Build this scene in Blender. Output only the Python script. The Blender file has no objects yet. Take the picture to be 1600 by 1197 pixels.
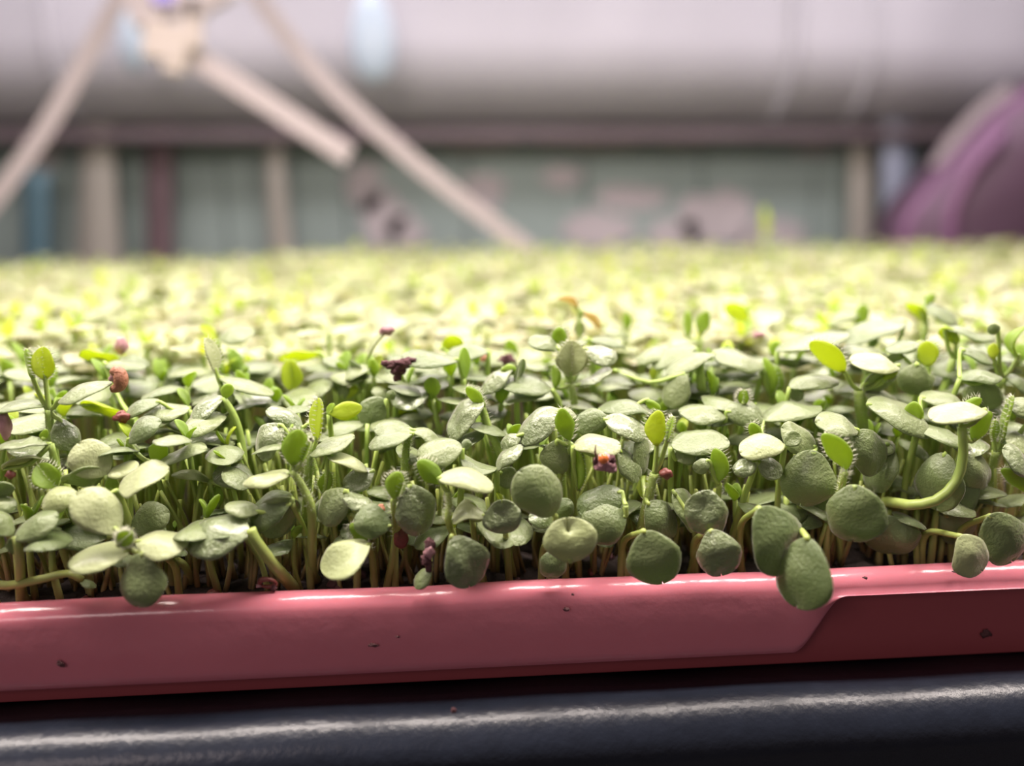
import bpy, math, random
import numpy as np
from mathutils import Vector, Matrix, noise

random.seed(7)
rng = np.random.default_rng(7)
MM = 0.001
C = bpy.context.scene.collection
sc = bpy.context.scene

# ------------------------------------------------------------------ camera
FPX = 1232.0
cam_data = bpy.data.cameras.new('camera')
cam = bpy.data.objects.new('camera', cam_data)
C.objects.link(cam)
sc.camera = cam
cam_data.sensor_fit = 'HORIZONTAL'
cam_data.sensor_width = 36.0
cam_data.lens = 36.0 * FPX / 1600.0
cam_data.clip_start = 0.004
cam_data.clip_end = 20
CAM = Vector((-0.004, -0.115, 0.0585))
ROT = (Matrix.Rotation(math.radians(-4.1), 3, 'Z') @ Matrix.Rotation(math.radians(90 - 12.8), 3, 'X')
       @ Matrix.Rotation(math.radians(-0.44), 3, 'Z'))
cam.matrix_world = Matrix.Translation(CAM) @ ROT.to_4x4()
cam_data.dof.use_dof = True
cam_data.dof.focus_distance = 0.127
cam_data.dof.aperture_fstop = 5.8
RIGHT, UP, BACK = ROT @ Vector((1, 0, 0)), ROT @ Vector((0, 1, 0)), ROT @ Vector((0, 0, 1))


def at(px, py, Y):
    """world point where the sight line of photo pixel (px, py) crosses the upright plane y = Y metres"""
    d = ROT @ Vector(((px - 800) / FPX, -(py - 598.5) / FPX, -1))
    return CAM + d * ((Y - CAM.y) / d.y)


# ------------------------------------------------------------------ world, lamps, exposure
w = bpy.data.worlds.new('room_air')
sc.world = w
w.use_nodes = True
w.node_tree.nodes['Background'].inputs[0].default_value = (0.80, 0.66, 0.66, 1)
w.node_tree.nodes['Background'].inputs[1].default_value = 0.15


def area(name, loc, target, sx, sy, power, col):
    ld = bpy.data.lights.new(name, 'AREA')
    ld.shape = 'RECTANGLE'
    ld.size, ld.size_y, ld.energy, ld.color = sx, sy, power, col
    o = bpy.data.objects.new(name, ld)
    C.objects.link(o)
    o.location = loc
    o.rotation_euler = (Vector(target) - Vector(loc)).to_track_quat('-Z', 'Y').to_euler()
    return o


area('grow_lamp', (0.0, 0.015, 0.24), (0, 0.02, 0), 0.60, 0.025, 3.1, (1.0, 0.88, 0.80))
area('grow_lamp', (0.0, 0.24, 0.26), (0, 0.20, 0), 0.70, 0.05, 3.0, (1.0, 0.87, 0.84))
area('grow_lamp', (0.05, 0.44, 0.28), (0.05, 0.44, 0), 0.90, 0.06, 1.65, (1.0, 0.90, 0.94))
area('room_lamp', (-0.35, -0.55, 0.35), (0, 0, 0), 0.16, 0.16, 0.62, (1.0, 0.82, 0.78))

vs = sc.view_settings
sc.display_settings.display_device = 'sRGB'
vs.view_transform = 'Standard'
vs.look = 'None'
vs.gamma = 1.0
vs.use_curve_mapping = False
vs.exposure = 0.0


# ------------------------------------------------------------------ materials
def new_mat(name):
    m = bpy.data.materials.new(name)
    m.use_nodes = True
    nt = m.node_tree
    return m, nt, nt.nodes['Principled BSDF'], nt.nodes['Material Output']


def plain(name, col, rough=0.5, metal=0.0, bump=0.0, bscale=200.0, var=0.0, vscale=40.0, coat=0.0, sss=0.0):
    m, nt, p, out = new_mat(name)
    p.inputs['Base Color'].default_value = (*col, 1)
    p.inputs['Roughness'].default_value = rough
    p.inputs['Metallic'].default_value = metal
    if coat:
        p.inputs['Coat Weight'].default_value = coat
        p.inputs['Coat Roughness'].default_value = 0.12
    if sss:
        p.inputs['Subsurface Weight'].default_value = sss
        p.inputs['Subsurface Radius'].default_value = (1, .4, .3)
        p.inputs['Subsurface Scale'].default_value = 0.002
    tc = nt.nodes.new('ShaderNodeTexCoord')
    if bump:
        n = nt.nodes.new('ShaderNodeTexNoise')
        n.inputs['Scale'].default_value = bscale
        n.inputs['Detail'].default_value = 4
        nt.links.new(tc.outputs['Object'], n.inputs['Vector'])
        b = nt.nodes.new('ShaderNodeBump')
        b.inputs['Strength'].default_value = bump
        b.inputs['Distance'].default_value = 0.0006
        nt.links.new(n.outputs['Fac'], b.inputs['Height'])
        nt.links.new(b.outputs['Normal'], p.inputs['Normal'])
    if var:
        n = nt.nodes.new('ShaderNodeTexNoise')
        n.inputs['Scale'].default_value = vscale
        n.inputs['Detail'].default_value = 5
        nt.links.new(tc.outputs['Object'], n.inputs['Vector'])
        mx = nt.nodes.new('ShaderNodeMix')
        mx.data_type = 'RGBA'
        mx.inputs['A'].default_value = (*[c * (1 - var) for c in col], 1)
        mx.inputs['B'].default_value = (*[min(1, c * (1 + var)) for c in col], 1)
        nt.links.new(n.outputs['Fac'], mx.inputs['Factor'])
        nt.links.new(mx.outputs['Result'], p.inputs['Base Color'])
    return m


def leaf_mat(name, ca, cb, trans_col, trans, rough, bump, bscale, spec=0.6, use_random=True, sheen=0.6, coat=0.25):
    m, nt, p, out = new_mat(name)
    tc = nt.nodes.new('ShaderNodeTexCoord')
    n = nt.nodes.new('ShaderNodeTexNoise')
    n.inputs['Scale'].default_value = 260
    n.inputs['Detail'].default_value = 3
    nt.links.new(tc.outputs['Object'], n.inputs['Vector'])
    oi = nt.nodes.new('ShaderNodeObjectInfo')
    ad = nt.nodes.new('ShaderNodeMath')
    ad.operation = 'MULTIPLY_ADD'
    nt.links.new(oi.outputs['Random'], ad.inputs[0])
    ad.inputs[1].default_value = 0.8 if use_random else 0.0
    nt.links.new(n.outputs['Fac'], ad.inputs[2])
    sub = nt.nodes.new('ShaderNodeMath')
    sub.operation = 'SUBTRACT'
    sub.use_clamp = True
    nt.links.new(ad.outputs[0], sub.inputs[0])
    sub.inputs[1].default_value = 0.4 if use_random else 0.0
    mx = nt.nodes.new('ShaderNodeMix')
    mx.data_type = 'RGBA'
    mx.inputs['A'].default_value = (*ca, 1)
    mx.inputs['B'].default_value = (*cb, 1)
    nt.links.new(sub.outputs[0], mx.inputs['Factor'])
    nt.links.new(mx.outputs['Result'], p.inputs['Base Color'])
    p.inputs['Roughness'].default_value = rough
    p.inputs['Specular IOR Level'].default_value = spec
    p.inputs['Sheen Weight'].default_value = sheen
    p.inputs['Coat Weight'].default_value = coat
    p.inputs['Coat Roughness'].default_value = 0.22
    p.inputs['Sheen Roughness'].default_value = 0.35
    p.inputs['Sheen Tint'].default_value = (1.0, 0.93, 0.90, 1)
    b = nt.nodes.new('ShaderNodeBump')
    b.inputs['Strength'].default_value = bump
    b.inputs['Distance'].default_value = 0.0005
    n2 = nt.nodes.new('ShaderNodeTexNoise')
    n2.inputs['Scale'].default_value = bscale
    n2.inputs['Detail'].default_value = 4
    n2.inputs['Roughness'].default_value = 0.6
    nt.links.new(tc.outputs['Object'], n2.inputs['Vector'])
    nt.links.new(n2.outputs['Fac'], b.inputs['Height'])
    nt.links.new(b.outputs['Normal'], p.inputs['Normal'])
    tr = nt.nodes.new('ShaderNodeBsdfTranslucent')
    tr.inputs['Color'].default_value = (*trans_col, 1)
    ms = nt.nodes.new('ShaderNodeMixShader')
    ms.inputs[0].default_value = trans
    nt.links.new(p.outputs[0], ms.inputs[1])
    nt.links.new(tr.outputs[0], ms.inputs[2])
    nt.links.new(ms.outputs[0], out.inputs['Surface'])
    return m


M = {}
M['cot'] = leaf_mat('cotyledon_green', (0.14, 0.20, 0.068), (0.27, 0.33, 0.135), (0.45, 0.65, 0.06), 0.20, 0.38, 0.6, 1700, 0.9)
M['cotw'] = leaf_mat('wrinkled_cotyledon_green', (0.17, 0.23, 0.09), (0.26, 0.32, 0.15), (0.45, 0.62, 0.06), 0.12, 0.25, 1.0, 1300, 1.0, True, .6, .7)
M['pale'] = leaf_mat('pale_cotyledon_green', (0.40, 0.47, 0.20), (0.50, 0.56, 0.30), (0.62, 0.64, 0.28), 0.22, 0.42, 0.5, 1800, 0.7)
M['true'] = leaf_mat('young_leaf_green', (0.20, 0.33, 0.05), (0.32, 0.46, 0.08), (0.58, 0.74, 0.06), 0.42, 0.5, 0.4, 900, 0.4, True, .2)
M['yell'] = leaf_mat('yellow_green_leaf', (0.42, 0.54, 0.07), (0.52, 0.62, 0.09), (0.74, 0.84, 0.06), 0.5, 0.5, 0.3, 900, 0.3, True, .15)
M['field'] = leaf_mat('seedling_mass_green', (0.24, 0.28, 0.11), (0.54, 0.51, 0.33), (0.62, 0.60, 0.28), 0.22, 0.45, 0.2, 120, 0.7, False, .5)  # leaf colour washed pale to carry the overexposure of the far rows
M['orange'] = leaf_mat('withered_orange_leaf', (0.62, 0.46, 0.20), (0.7, 0.55, 0.28), (0.9, 0.75, 0.35), 0.35, 0.5, 0.4, 700, 0.4)

# stems: green above, straw and reddish towards the roots
m, nt, p, out = new_mat('stem_green')
tc = nt.nodes.new('ShaderNodeTexCoord')
sx = nt.nodes.new('ShaderNodeSeparateXYZ')
nt.links.new(tc.outputs['Object'], sx.inputs[0])
mr = nt.nodes.new('ShaderNodeMapRange')
mr.inputs['From Min'].default_value = 0.0
mr.inputs['From Max'].default_value = 0.022
nt.links.new(sx.outputs['Z'], mr.inputs['Value'])
cr = nt.nodes.new('ShaderNodeValToRGB')
cr.color_ramp.elements[0].color = (0.33, 0.24, 0.11, 1)
cr.color_ramp.elements[1].color = (0.36, 0.50, 0.12, 1)
e = cr.color_ramp.elements.new(0.22)
e.color = (0.38, 0.42, 0.13, 1)
nt.links.new(mr.outputs[0], cr.inputs[0])
nt.links.new(cr.outputs[0], p.inputs['Base Color'])
p.inputs['Roughness'].default_value = 0.42
p.inputs['Subsurface Weight'].default_value = 0.25
p.inputs['Subsurface Radius'].default_value = (1, .8, .2)
p.inputs['Subsurface Scale'].default_value = 0.0012
M['stem'] = m
M['hair'] = leaf_mat('plant_hair', (0.75, 0.78, 0.6), (0.8, 0.82, 0.65), (0.9, 0.9, 0.7), 0.4, 0.4, 0.0, 500, 0.5, False)
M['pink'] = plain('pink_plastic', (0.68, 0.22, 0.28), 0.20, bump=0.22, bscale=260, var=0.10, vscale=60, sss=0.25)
M['pinkd'] = plain('pink_plastic_shaded', (0.36, 0.075, 0.09), 0.5, bump=0.15, bscale=300)  # darker copy of the lip plastic, shade of the recessed wall in its colour
M['rail'] = plain('black_painted_metal', (0.014, 0.018, 0.030), 0.32, bump=0.2, bscale=700, var=0.3, vscale=300)
M['soil'] = plain('dark_soil', (0.030, 0.019, 0.017), 0.9, bump=1.0, bscale=700, var=0.6, vscale=300)
M['crumb'] = plain('soil_crumb_brown', (0.115, 0.045, 0.05), 0.8, bump=1.0, bscale=1500, var=0.5, vscale=900)
M['husk'] = plain('seed_husk_brown', (0.40, 0.17, 0.10), 0.55, bump=0.8, bscale=1200, var=0.4, vscale=700)
M['huskr'] = plain('seed_husk_red_brown', (0.20, 0.055, 0.045), 0.4, bump=0.6, bscale=1000, var=0.3, vscale=700)
M['huskp'] = plain('seed_husk_mauve', (0.42, 0.22, 0.24), 0.5, bump=0.6, bscale=1000, var=0.3, vscale=700)
M['amber'] = plain('amber_seed', (0.75, 0.20, 0.05), 0.2, coat=0.5)


# ------------------------------------------------------------------ helpers
def link(name, verts, faces, mat, parent=None, loc=None, smooth=True):
    me = bpy.data.meshes.new(name)
    me.from_pydata([tuple(v) for v in verts], [], faces)
    me.update()
    if smooth:
        me.shade_smooth()
    if mat:
        me.materials.append(mat)
    o = bpy.data.objects.new(name, me)
    C.objects.link(o)
    if parent:
        o.parent = parent
    if loc is not None:
        o.location = loc
    return o


def tag(o, label, cat, group=None, kind=None):
    o['label'] = label
    o['category'] = cat
    if group:
        o['group'] = group
    if kind:
        o['kind'] = kind
    return o


def empty(name, loc, label=None, cat=None, group=None):
    o = bpy.data.objects.new(name, None)
    o.empty_display_size = 0.005
    C.objects.link(o)
    o.location = loc
    if label:
        tag(o, label, cat, group)
    return o


def tube(pts, radii, seg=8, cap=True):
    vs_, fs = [], []
    n = len(pts)
    prev = None
    for i, p_ in enumerate(pts):
        t = (pts[min(i + 1, n - 1)] - pts[max(i - 1, 0)]).normalized()
        if prev is None:
            a = t.orthogonal().normalized()
        else:
            a = (prev - t * prev.dot(t)).normalized()
        prev = a
        b = t.cross(a)
        for k in range(seg):
            an = 2 * math.pi * k / seg
            vs_.append(p_ + (a * math.cos(an) + b * math.sin(an)) * radii[i])
    for i in range(n - 1):
        for k in range(seg):
            k2 = (k + 1) % seg
            fs.append((i * seg + k, i * seg + k2, (i + 1) * seg + k2, (i + 1) * seg + k))
    if cap:
        fs.append(tuple(reversed(range(seg))))
        fs.append(tuple((n - 1) * seg + k for k in range(seg)))
    return vs_, fs


def merge(parts):
    V, F = [], []
    for v, f in parts:
        o = len(V)
        V += list(v)
        F += [tuple(i + o for i in q) for q in f]
    return V, F


def spline(ctrl, n=14):
    """Catmull-Rom through the control points"""
    P = [ctrl[0] * 2 - ctrl[1]] + list(ctrl) + [ctrl[-1] * 2 - ctrl[-2]]
    outp = []
    segs = len(ctrl) - 1
    per = max(2, n // segs)
    for s in range(segs):
        p0, p1, p2, p3 = P[s:s + 4]
        for i in range(per):
            t = i / per
            outp.append(0.5 * ((2 * p1) + (p2 - p0) * t + (2 * p0 - 5 * p1 + 4 * p2 - p3) * t * t
                               + (3 * p1 - p0 - 3 * p2 + p3) * t ** 3))
    outp.append(ctrl[-1].copy())
    return outp


def leaf_surface(base, axis, side, nrm, L, W, kind='c', arch=0.10, cup=0.10, fold=0.0, notch=0.0, wr=0.0, th=0.00032, N=12, K=8, seed=0.0, droop=0.0, lowf=0.0007, bend=0.0):
    """a leaf with two skins and a rim; returns verts, faces and the rim points"""
    top, bot = [], []
    for i in range(N + 1):
        u = i / N
        us = 0.5 - 0.5 * math.cos(math.pi * u)
        if kind == 'c':
            q_ = min(1.0, us / 0.5)
            pr = max(0.0, 1 - abs(2 * us - 1) ** 2.1) ** 0.5 * (0.80 + 0.20 * q_ * q_ * (3 - 2 * q_))
        else:
            pr = max(0.0, 1 - abs(2 * us ** 0.85 - 1) ** 2.0) ** 0.55 * min(1.0, us / 0.45) ** 0.35
        pr = max(pr, 0.07 if i < N else 0.04)
        for j in range(K + 1):
            v = -1 + 2 * j / K
            uu = us - notch * math.exp(-(v / 0.45) ** 2) * us ** 4
            h = arch * L * 4 * us * (1 - us) - droop * L * us * us - cup * W * (v * pr) ** 2 + fold * W * 0.5 * abs(v) * pr
            h -= cup * W * 0.8 * max(0, us - 0.75) ** 2 * 4
            h += lowf * noise.noise(Vector((us * L * 210, v * W * 0.5 * pr * 210, seed * 3.1))) * min(1, us * 3)
            sb = bend * L * 4 * us * (1 - us)
            if wr:
                q = Vector((us * L, v * W * 0.5 * pr, seed * 0.37)) * 420
                h += wr * (noise.noise(q) + 0.5 * noise.noise(q * 2.3)) * (1 - 0.5 * v * v) * min(1, us * 4)
            wob = 1 + 0.05 * math.sin(us * 9 + seed * 5 + (2 if v > 0 else 0))
            pt = base + axis * (uu * L) + side * (v * pr * W * 0.5 * wob + sb) + nrm * h
            top.append(pt)
            e_ = 1 - 0.55 * max(abs(v), abs(2 * us - 1)) ** 6
            bot.append(pt - nrm * th * e_)
    S = K + 1
    nv = len(top)
    F = []
    for i in range(N):
        for j in range(K):
            a = i * S + j
            F.append((a, a + S, a + S + 1, a + 1))
            F.append((nv + a, nv + a + 1, nv + a + S + 1, nv + a + S))
    for i in range(N):
        a = i * S
        F.append((a, nv + a, nv + a + S, a + S))
        a = i * S + K
        F.append((a, a + S, nv + a + S, nv + a))
    for j in range(K):
        a = j
        F.append((a, a + 1, nv + a + 1, nv + a))
        a = N * S + j
        F.append((a, nv + a, nv + a + 1, a + 1))
    rim = [(top[i * S], -side) for i in range(1, N)] + [(top[i * S + K], side) for i in range(1, N)]
    mid = [(top[i * S + K // 2], nrm) for i in range(1, N)]
    return top + bot, F, rim, mid


def hairs(spots, length=0.0010, rad=0.000042, jitter=0.5, rnd=random):
    parts = []
    for pt, d in spots:
        d = (d.normalized() + Vector((rnd.uniform(-1, 1), rnd.uniform(-1, 1), rnd.uniform(-.6, 1))) * jitter).normalized()
        a = d.orthogonal().normalized() * rad
        b = d.cross(a).normalized() * rad
        ln = length * rnd.uniform(0.6, 1.15)
        tip = pt + d * ln + Vector((0, 0, ln * 0.15))
        parts.append(([pt + a, pt - a * .5 + b * .87, pt - a * .5 - b * .87, tip], [(0, 1, 3), (1, 2, 3), (2, 0, 3)]))
    return merge(parts)


# ------------------------------------------------------------------ setting
def box(name, x0, x1, y0, y1, z0, z1, mat, parent=None, bev=0.0, label=None):
    V = [Vector((x, y, z)) for z in (z0, z1) for y in (y0, y1) for x in (x0, x1)]
    F = [(0, 2, 3, 1), (4, 5, 7, 6), (0, 1, 5, 4), (2, 6, 7, 3), (0, 4, 6, 2), (1, 3, 7, 5)]
    o = link(name, V, F, mat, parent, smooth=False)
    if bev:
        b = o.modifiers.new('bevel', 'BEVEL')
        b.width = bev
        b.segments = 3
    return o


TX0, TX1 = -0.42, 0.46
TY1 = 0.425
SOIL = -0.003
WALLY = 0.60

wall_m = plain('teal_painted_wall', (0.25, 0.31, 0.29), 0.6, bump=0.4, bscale=40, var=0.25, vscale=14)  # teal brightened so the colour carries the lamp haze over the background
plaster_m = plain('chalky_plaster', (0.42, 0.38, 0.39), 0.8, bump=0.5, bscale=60, var=0.25, vscale=25)  # plaster colour raised for the same haze
grey_m = plain('grey_sheeting', (0.44, 0.43, 0.47), 0.5, bump=0.3, bscale=30, var=0.12, vscale=12)
mauve_m = plain('dark_mauve_wood', (0.13, 0.085, 0.095), 0.6, var=0.3, vscale=30)

wall = empty('wall_back', (0, WALLY, 0))
wall['kind'] = 'structure'
# upright boards of the back wall
x = -0.62
k = 0
while x < 0.72:
    wd = 0.105
    b = box('board', x, x + wd - 0.0015, 0.0, 0.012 + 0.002 * (k % 2), -0.14, 0.55, wall_m, wall, 0.0015)
    x += wd
    k += 1
bk = box('backing', -0.66, 0.76, 0.018, 0.03, -0.14, 0.56, mauve_m, wall)
# peeling plaster patches standing on the boards


def patch(px0, py0, px1, py1, seed):
    """ragged flake of plaster about 1.5 mm thick on the wall, given by its photo rectangle"""
    a = at(px0, py0, WALLY) - Vector((0, WALLY, 0))
    b_ = at(px1, py1, WALLY) - Vector((0, WALLY, 0))
    cx, cz, rx, rz = (a.x + b_.x) / 2, (a.z + b_.z) / 2, abs(b_.x - a.x) / 2, abs(a.z - b_.z) / 2
    n = 22
    r_ = random.Random(seed)
    f = [1 + r_.uniform(-.22, .22) for _ in range(n)]
    ring = [(cx + rx * f[i] * math.cos(2 * math.pi * i / n), cz + rz * f[i] * math.sin(2 * math.pi * i / n)) for i in range(n)]
    V = [Vector((q[0], -0.0016, q[1])) for q in ring] + [Vector((q[0], 0.0005, q[1])) for q in ring]
    F = [tuple(range(n))] + [tuple(reversed(range(n, 2 * n)))] + [((i + 1) % n, i, n + i, n + (i + 1) % n) for i in range(n)]
    return link('plaster_flake', V, F, plaster_m, wall, smooth=False)


for i, q in enumerate([(835, 205, 1010, 235), (845, 260, 910, 295), (560, 300, 640, 380), (540, 250, 600, 330), (600, 340, 670, 385),
                       (1060, 300, 1170, 385), (880, 330, 985, 385), (1150, 340, 1260, 400), (1025, 210, 1110, 232), (1240, 225, 1300, 245),
                       (690, 205, 800, 240), (720, 270, 790, 330), (930, 290, 1040, 330), (1010, 340, 1090, 390), (40, 215, 95, 265)]):
    patch(*q, i)


def upright(name, px0, px1, pytop, pybot, Y, mat, label, cat, bend=0.0, thick=0.006, tpx=None):
    """an upright strip standing at plane Y between two photo columns"""
    root = empty(name, (0, 0, 0), label, cat)
    n = 12
    V, F = [], []
    for i in range(n + 1):
        t = i / n
        py = pybot + (pytop - pybot) * t
        sh = bend * math.sin(t * math.pi * 0.5) * (-1)
        wf = 1 if tpx is None else (1 - t) + t * tpx
        cxp = (px0 + px1) / 2 + sh
        hw = (px1 - px0) / 2 * wf
        a, b2 = at(cxp - hw, py, Y), at(cxp + hw, py, Y)
        b2.z = a.z
        V += [a, b2, b2 + Vector((0, thick, 0)), a + Vector((0, thick, 0))]
    for i in range(n):
        o = i * 4
        for q in range(4):
            F.append((o + q, o + (q + 1) % 4, o + 4 + (q + 1) % 4, o + 4 + q))
    F.append((3, 2, 1, 0))
    F.append((n * 4, n * 4 + 1, n * 4 + 2, n * 4 + 3))
    base = V[0].copy()
    root.location = base
    link('strip', [v - base for v in V], F, mat, root)
    return root


cream_m = plain('cream_plastic', (0.33, 0.31, 0.27), 0.5, var=0.1)
blue_m = plain('blue_grey_paint', (0.28, 0.31, 0.40), 0.45, var=0.1)
teal_m = plain('deep_teal_paint', (0.05, 0.12, 0.14), 0.5, var=0.2)
BOT = 520
upright('wall_post', 108, 196, 185, BOT, 0.575, cream_m, 'broad cream upright strip at the far left behind the seedlings', 'post', tpx=0.45)
upright('wall_post', 228, 268, 60, BOT, 0.58, mauve_m, 'dark mauve upright post right of the broad cream strip', 'post')
upright('wall_post', 436, 478, 210, BOT, 0.575, cream_m, 'narrow cream strip bending left towards its top, behind the seedlings', 'post', bend=28, tpx=0.6)
upright('wall_post', 1330, 1366, 205, BOT, 0.58, cream_m, 'narrow cream upright left of the blue grey post', 'post')
upright('wall_post', 1382, 1424, -60, BOT, 0.57, blue_m, 'tall blue grey post left of the purple bag', 'post')
upright('wall_post', 35, 75, 270, BOT, 0.57, plain('dusty_blue', (0.09, 0.17, 0.21), 0.5), 'short dusty blue upright at the far left edge', 'post')

# rounded grey sheeting bulging over the boards, with the dark batten below it
root = empty('hanging_sheet', (0, 0.56, 0.20), 'grey rounded sheeting hanging along the upper back wall', 'sheeting')
prof = []
zb = at(800, 196, 0.56).z
for i in range(15):
    t = i / 14
    an = -math.pi * 0.5 + t * math.pi * 0.55
    prof.append((0.035 - 0.06 * math.cos(an), zb + 0.06 + 0.06 * math.sin(an)))
prof.append((-0.03, 0.42))
V, F = [], []
nx = 60
for i in range(nx + 1):
    X = -0.62 + 1.34 * i / nx
    wv = 0.002 * math.sin(X * 31) + 0.0015 * math.sin(X * 77 + 1)
    for (yy, zz) in prof:
        V.append(Vector((X, yy + wv, zz - 0.20)))
S = len(prof)
nb = len(V)
V += [v + Vector((0, 0.004, 0.0015)) for v in V]
for i in range(nx):
    for j in range(S - 1):
        a = i * S + j
        F.append((a, a + S, a + S + 1, a + 1))
        F.append((nb + a, nb + a + 1, nb + a + S + 1, nb + a + S))
    a = i * S
    F.append((a, nb + a, nb + a + S, a + S))
link('sheet', V, F, grey_m, root)
for X in (0.27, 0.335, -0.30):
    vv, ff = tube([Vector((X, yy - 0.000, zz - 0.20)) for yy, zz in prof[3:]], [0.0045] * (S - 3), 8)
    link('fold', vv, ff, grey_m, root)
bat = box('batten', -0.6, 0.7, 0.0, 0.018, 0, 0.010, plain('red_brown_batten', (0.12, 0.09, 0.10), 0.6, var=0.2), None, 0.002)
bat.location = (0, 0.562, zb - 0.012)
tag(bat, 'dark red brown batten running under the grey sheeting', 'batten')

# floor of the room, and the rack that carries the tray
fl = box('floor', -1.2, 1.3, -1.4, 0.62, -0.80, -0.78, plain('grey_concrete', (0.16, 0.15, 0.15), 0.8, bump=.3, bscale=30, var=.2, vscale=8))
fl['kind'] = 'structure'
RTOP = at(800, 1060, 0.0004).z
rack = empty('shelf_rack', (0, 0.29, -0.78), 'black metal shelf rack carrying the pink tray, its glossy rounded rail in front', 'rack')
ro = Vector((0, 0.29, -0.78))
box('shelf_board', -0.50, 0.60, 0.003 - ro.y, 0.585 - ro.y, RTOP - 0.006 - ro.z, RTOP - 0.0002 - ro.z, M['rail'], rack, 0.0005)
for X in (-0.49, 0.58):
    for Y in (0.01, 0.56):
        box('leg', X, X + 0.02, Y - ro.y, Y + 0.02 - ro.y, 0, RTOP - 0.0062 - ro.z, M['rail'], rack, 0.001)
RY, RR = -0.0062, 0.0062
prof = [(0.003, RTOP)]
for i in range(13):
    an = math.pi * 0.5 + (math.pi * 0.5) * i / 12
    prof.append((RY + RR * math.cos(an), RTOP - RR + RR * math.sin(an)))
prof += [(RY - RR, RTOP - 0.0075), (RY - RR + 0.0009, RTOP - 0.009), (RY - RR + 0.0009, RTOP - 0.034), (0.003, RTOP - 0.034)]
V, F = [], []
nx = 80
for i in range(nx + 1):
    X = -0.30 + 0.65 * i / nx
    for (yy, zz) in prof:
        V.append(Vector((X, yy, zz + 0.00010 * math.sin(X * 170))) - ro)
S = len(prof)
for i in range(nx):
    for j in range(S):
        j2 = (j + 1) % S
        F.append((i * S + j, i * S + j2, (i + 1) * S + j2, (i + 1) * S + j))
F.append(tuple(reversed(range(S))))
F.append(tuple(nx * S + j for j in range(S)))
F = [tuple(reversed(f)) for f in F]
link('front_rail', V, F, M['rail'], rack)

# ------------------------------------------------------------------ pink tray
TB = RTOP + 0.0001
tray = empty('seedling_tray', (0, 0, TB), 'long glossy pink plastic seedling tray with a rounded front lip', 'tray')
off = Vector((0, 0, TB))
LY = -0.0036
full = at(800, 1041, LY).z
short_ = at(1500, 922, LY).z
xa, xb = at(1240, 1006, LY).x, at(1322, 932, LY).x


def lip_bottom(X):
    t = min(1, max(0, (X - xa) / (xb - xa)))
    # tight lower corner, tight upper corner
    s = t * t * (3 - 2 * t)
    return full + (short_ - full) * s


xs = sorted(set([TX0 + (TX1 - TX0) * i / 60 for i in range(61)] + [xa - 0.002 + (xb - xa + 0.004) * i / 30 for i in range(31)]))
prof = [(0.0012, -0.004), (0.0006, -0.0008), (0.0, 0.0), (-0.0006, 0.0002), (-0.0014, 0.0001), (-0.0024, -0.0004), (-0.0031, -0.0010), (-0.00345, -0.0018), (LY, -0.0030)]
V, F = [], []
for X in xs:
    zb_ = lip_bottom(X)
    zz0 = prof[-1][1]
    dw = 0.00015 * math.sin(X * 95) + 0.0001 * math.sin(X * 240)
    for (yy, zz) in prof:
        V.append(Vector((X, yy, zz + dw)) - off)
    for q in range(1, 7):
        t = q / 6
        z_ = zz0 + (zb_ - zz0) * t
        V.append(Vector((X, LY - 0.0004 * math.sin(math.pi * t), z_)) - off)
    V.append(Vector((X, LY + 0.0005, zb_ - 0.0003)) - off)
    for q in range(0, 5):
        t = q / 4
        V.append(Vector((X, LY + 0.0011, zb_ + (zz0 - zb_) * t)) - off)
    V.append(Vector((X, 0.0018, -0.0042)) - off)
S = len(prof) + 6 + 1 + 5 + 1
for i in range(len(xs) - 1):
    for j in range(S):
        j2 = (j + 1) % S
        F.append((i * S + j, (i + 1) * S + j, (i + 1) * S + j2, i * S + j2))
F.append(tuple(range(S)))
F.append(tuple(reversed([(len(xs) - 1) * S + j for j in range(S)])))
F = [tuple(reversed(f)) for f in F]
lip = link('front_lip', V, F, M['pink'], tray)
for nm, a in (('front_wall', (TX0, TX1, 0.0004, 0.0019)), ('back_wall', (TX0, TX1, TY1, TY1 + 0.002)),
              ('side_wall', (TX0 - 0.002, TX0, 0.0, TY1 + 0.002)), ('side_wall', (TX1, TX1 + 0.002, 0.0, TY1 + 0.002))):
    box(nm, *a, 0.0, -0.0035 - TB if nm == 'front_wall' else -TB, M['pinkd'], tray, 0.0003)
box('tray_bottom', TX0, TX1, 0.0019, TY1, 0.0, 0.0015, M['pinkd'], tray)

# soil
nx, ny = 260, 90
V, F = [], []
for j in range(ny + 1):
    t = j / ny
    Y = 0.0021 + (TY1 - 0.0042) * t ** 1.9
    for i in range(nx + 1):
        s = 2 * i / nx - 1
        X = (TX0 + TX1) / 2 + (abs(s) ** 1.8 * (1 if s > 0 else -1)) * (TX1 - TX0 - 0.002) / 2
        h = 0.0016 * noise.noise(Vector((X, Y, 0)) * 190) + 0.0010 * noise.noise(Vector((X, Y, 3)) * 520)
        V.append(Vector((X, Y, SOIL + h)))
for j in range(ny):
    for i in range(nx):
        a = j * (nx + 1) + i
        F.append((a, a + 1, a + nx + 2, a + nx + 1))
soil = link('soil', V, F, M['soil'])
tag(soil, 'dark crumbly potting soil filling the pink tray', 'soil', kind='stuff')


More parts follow.
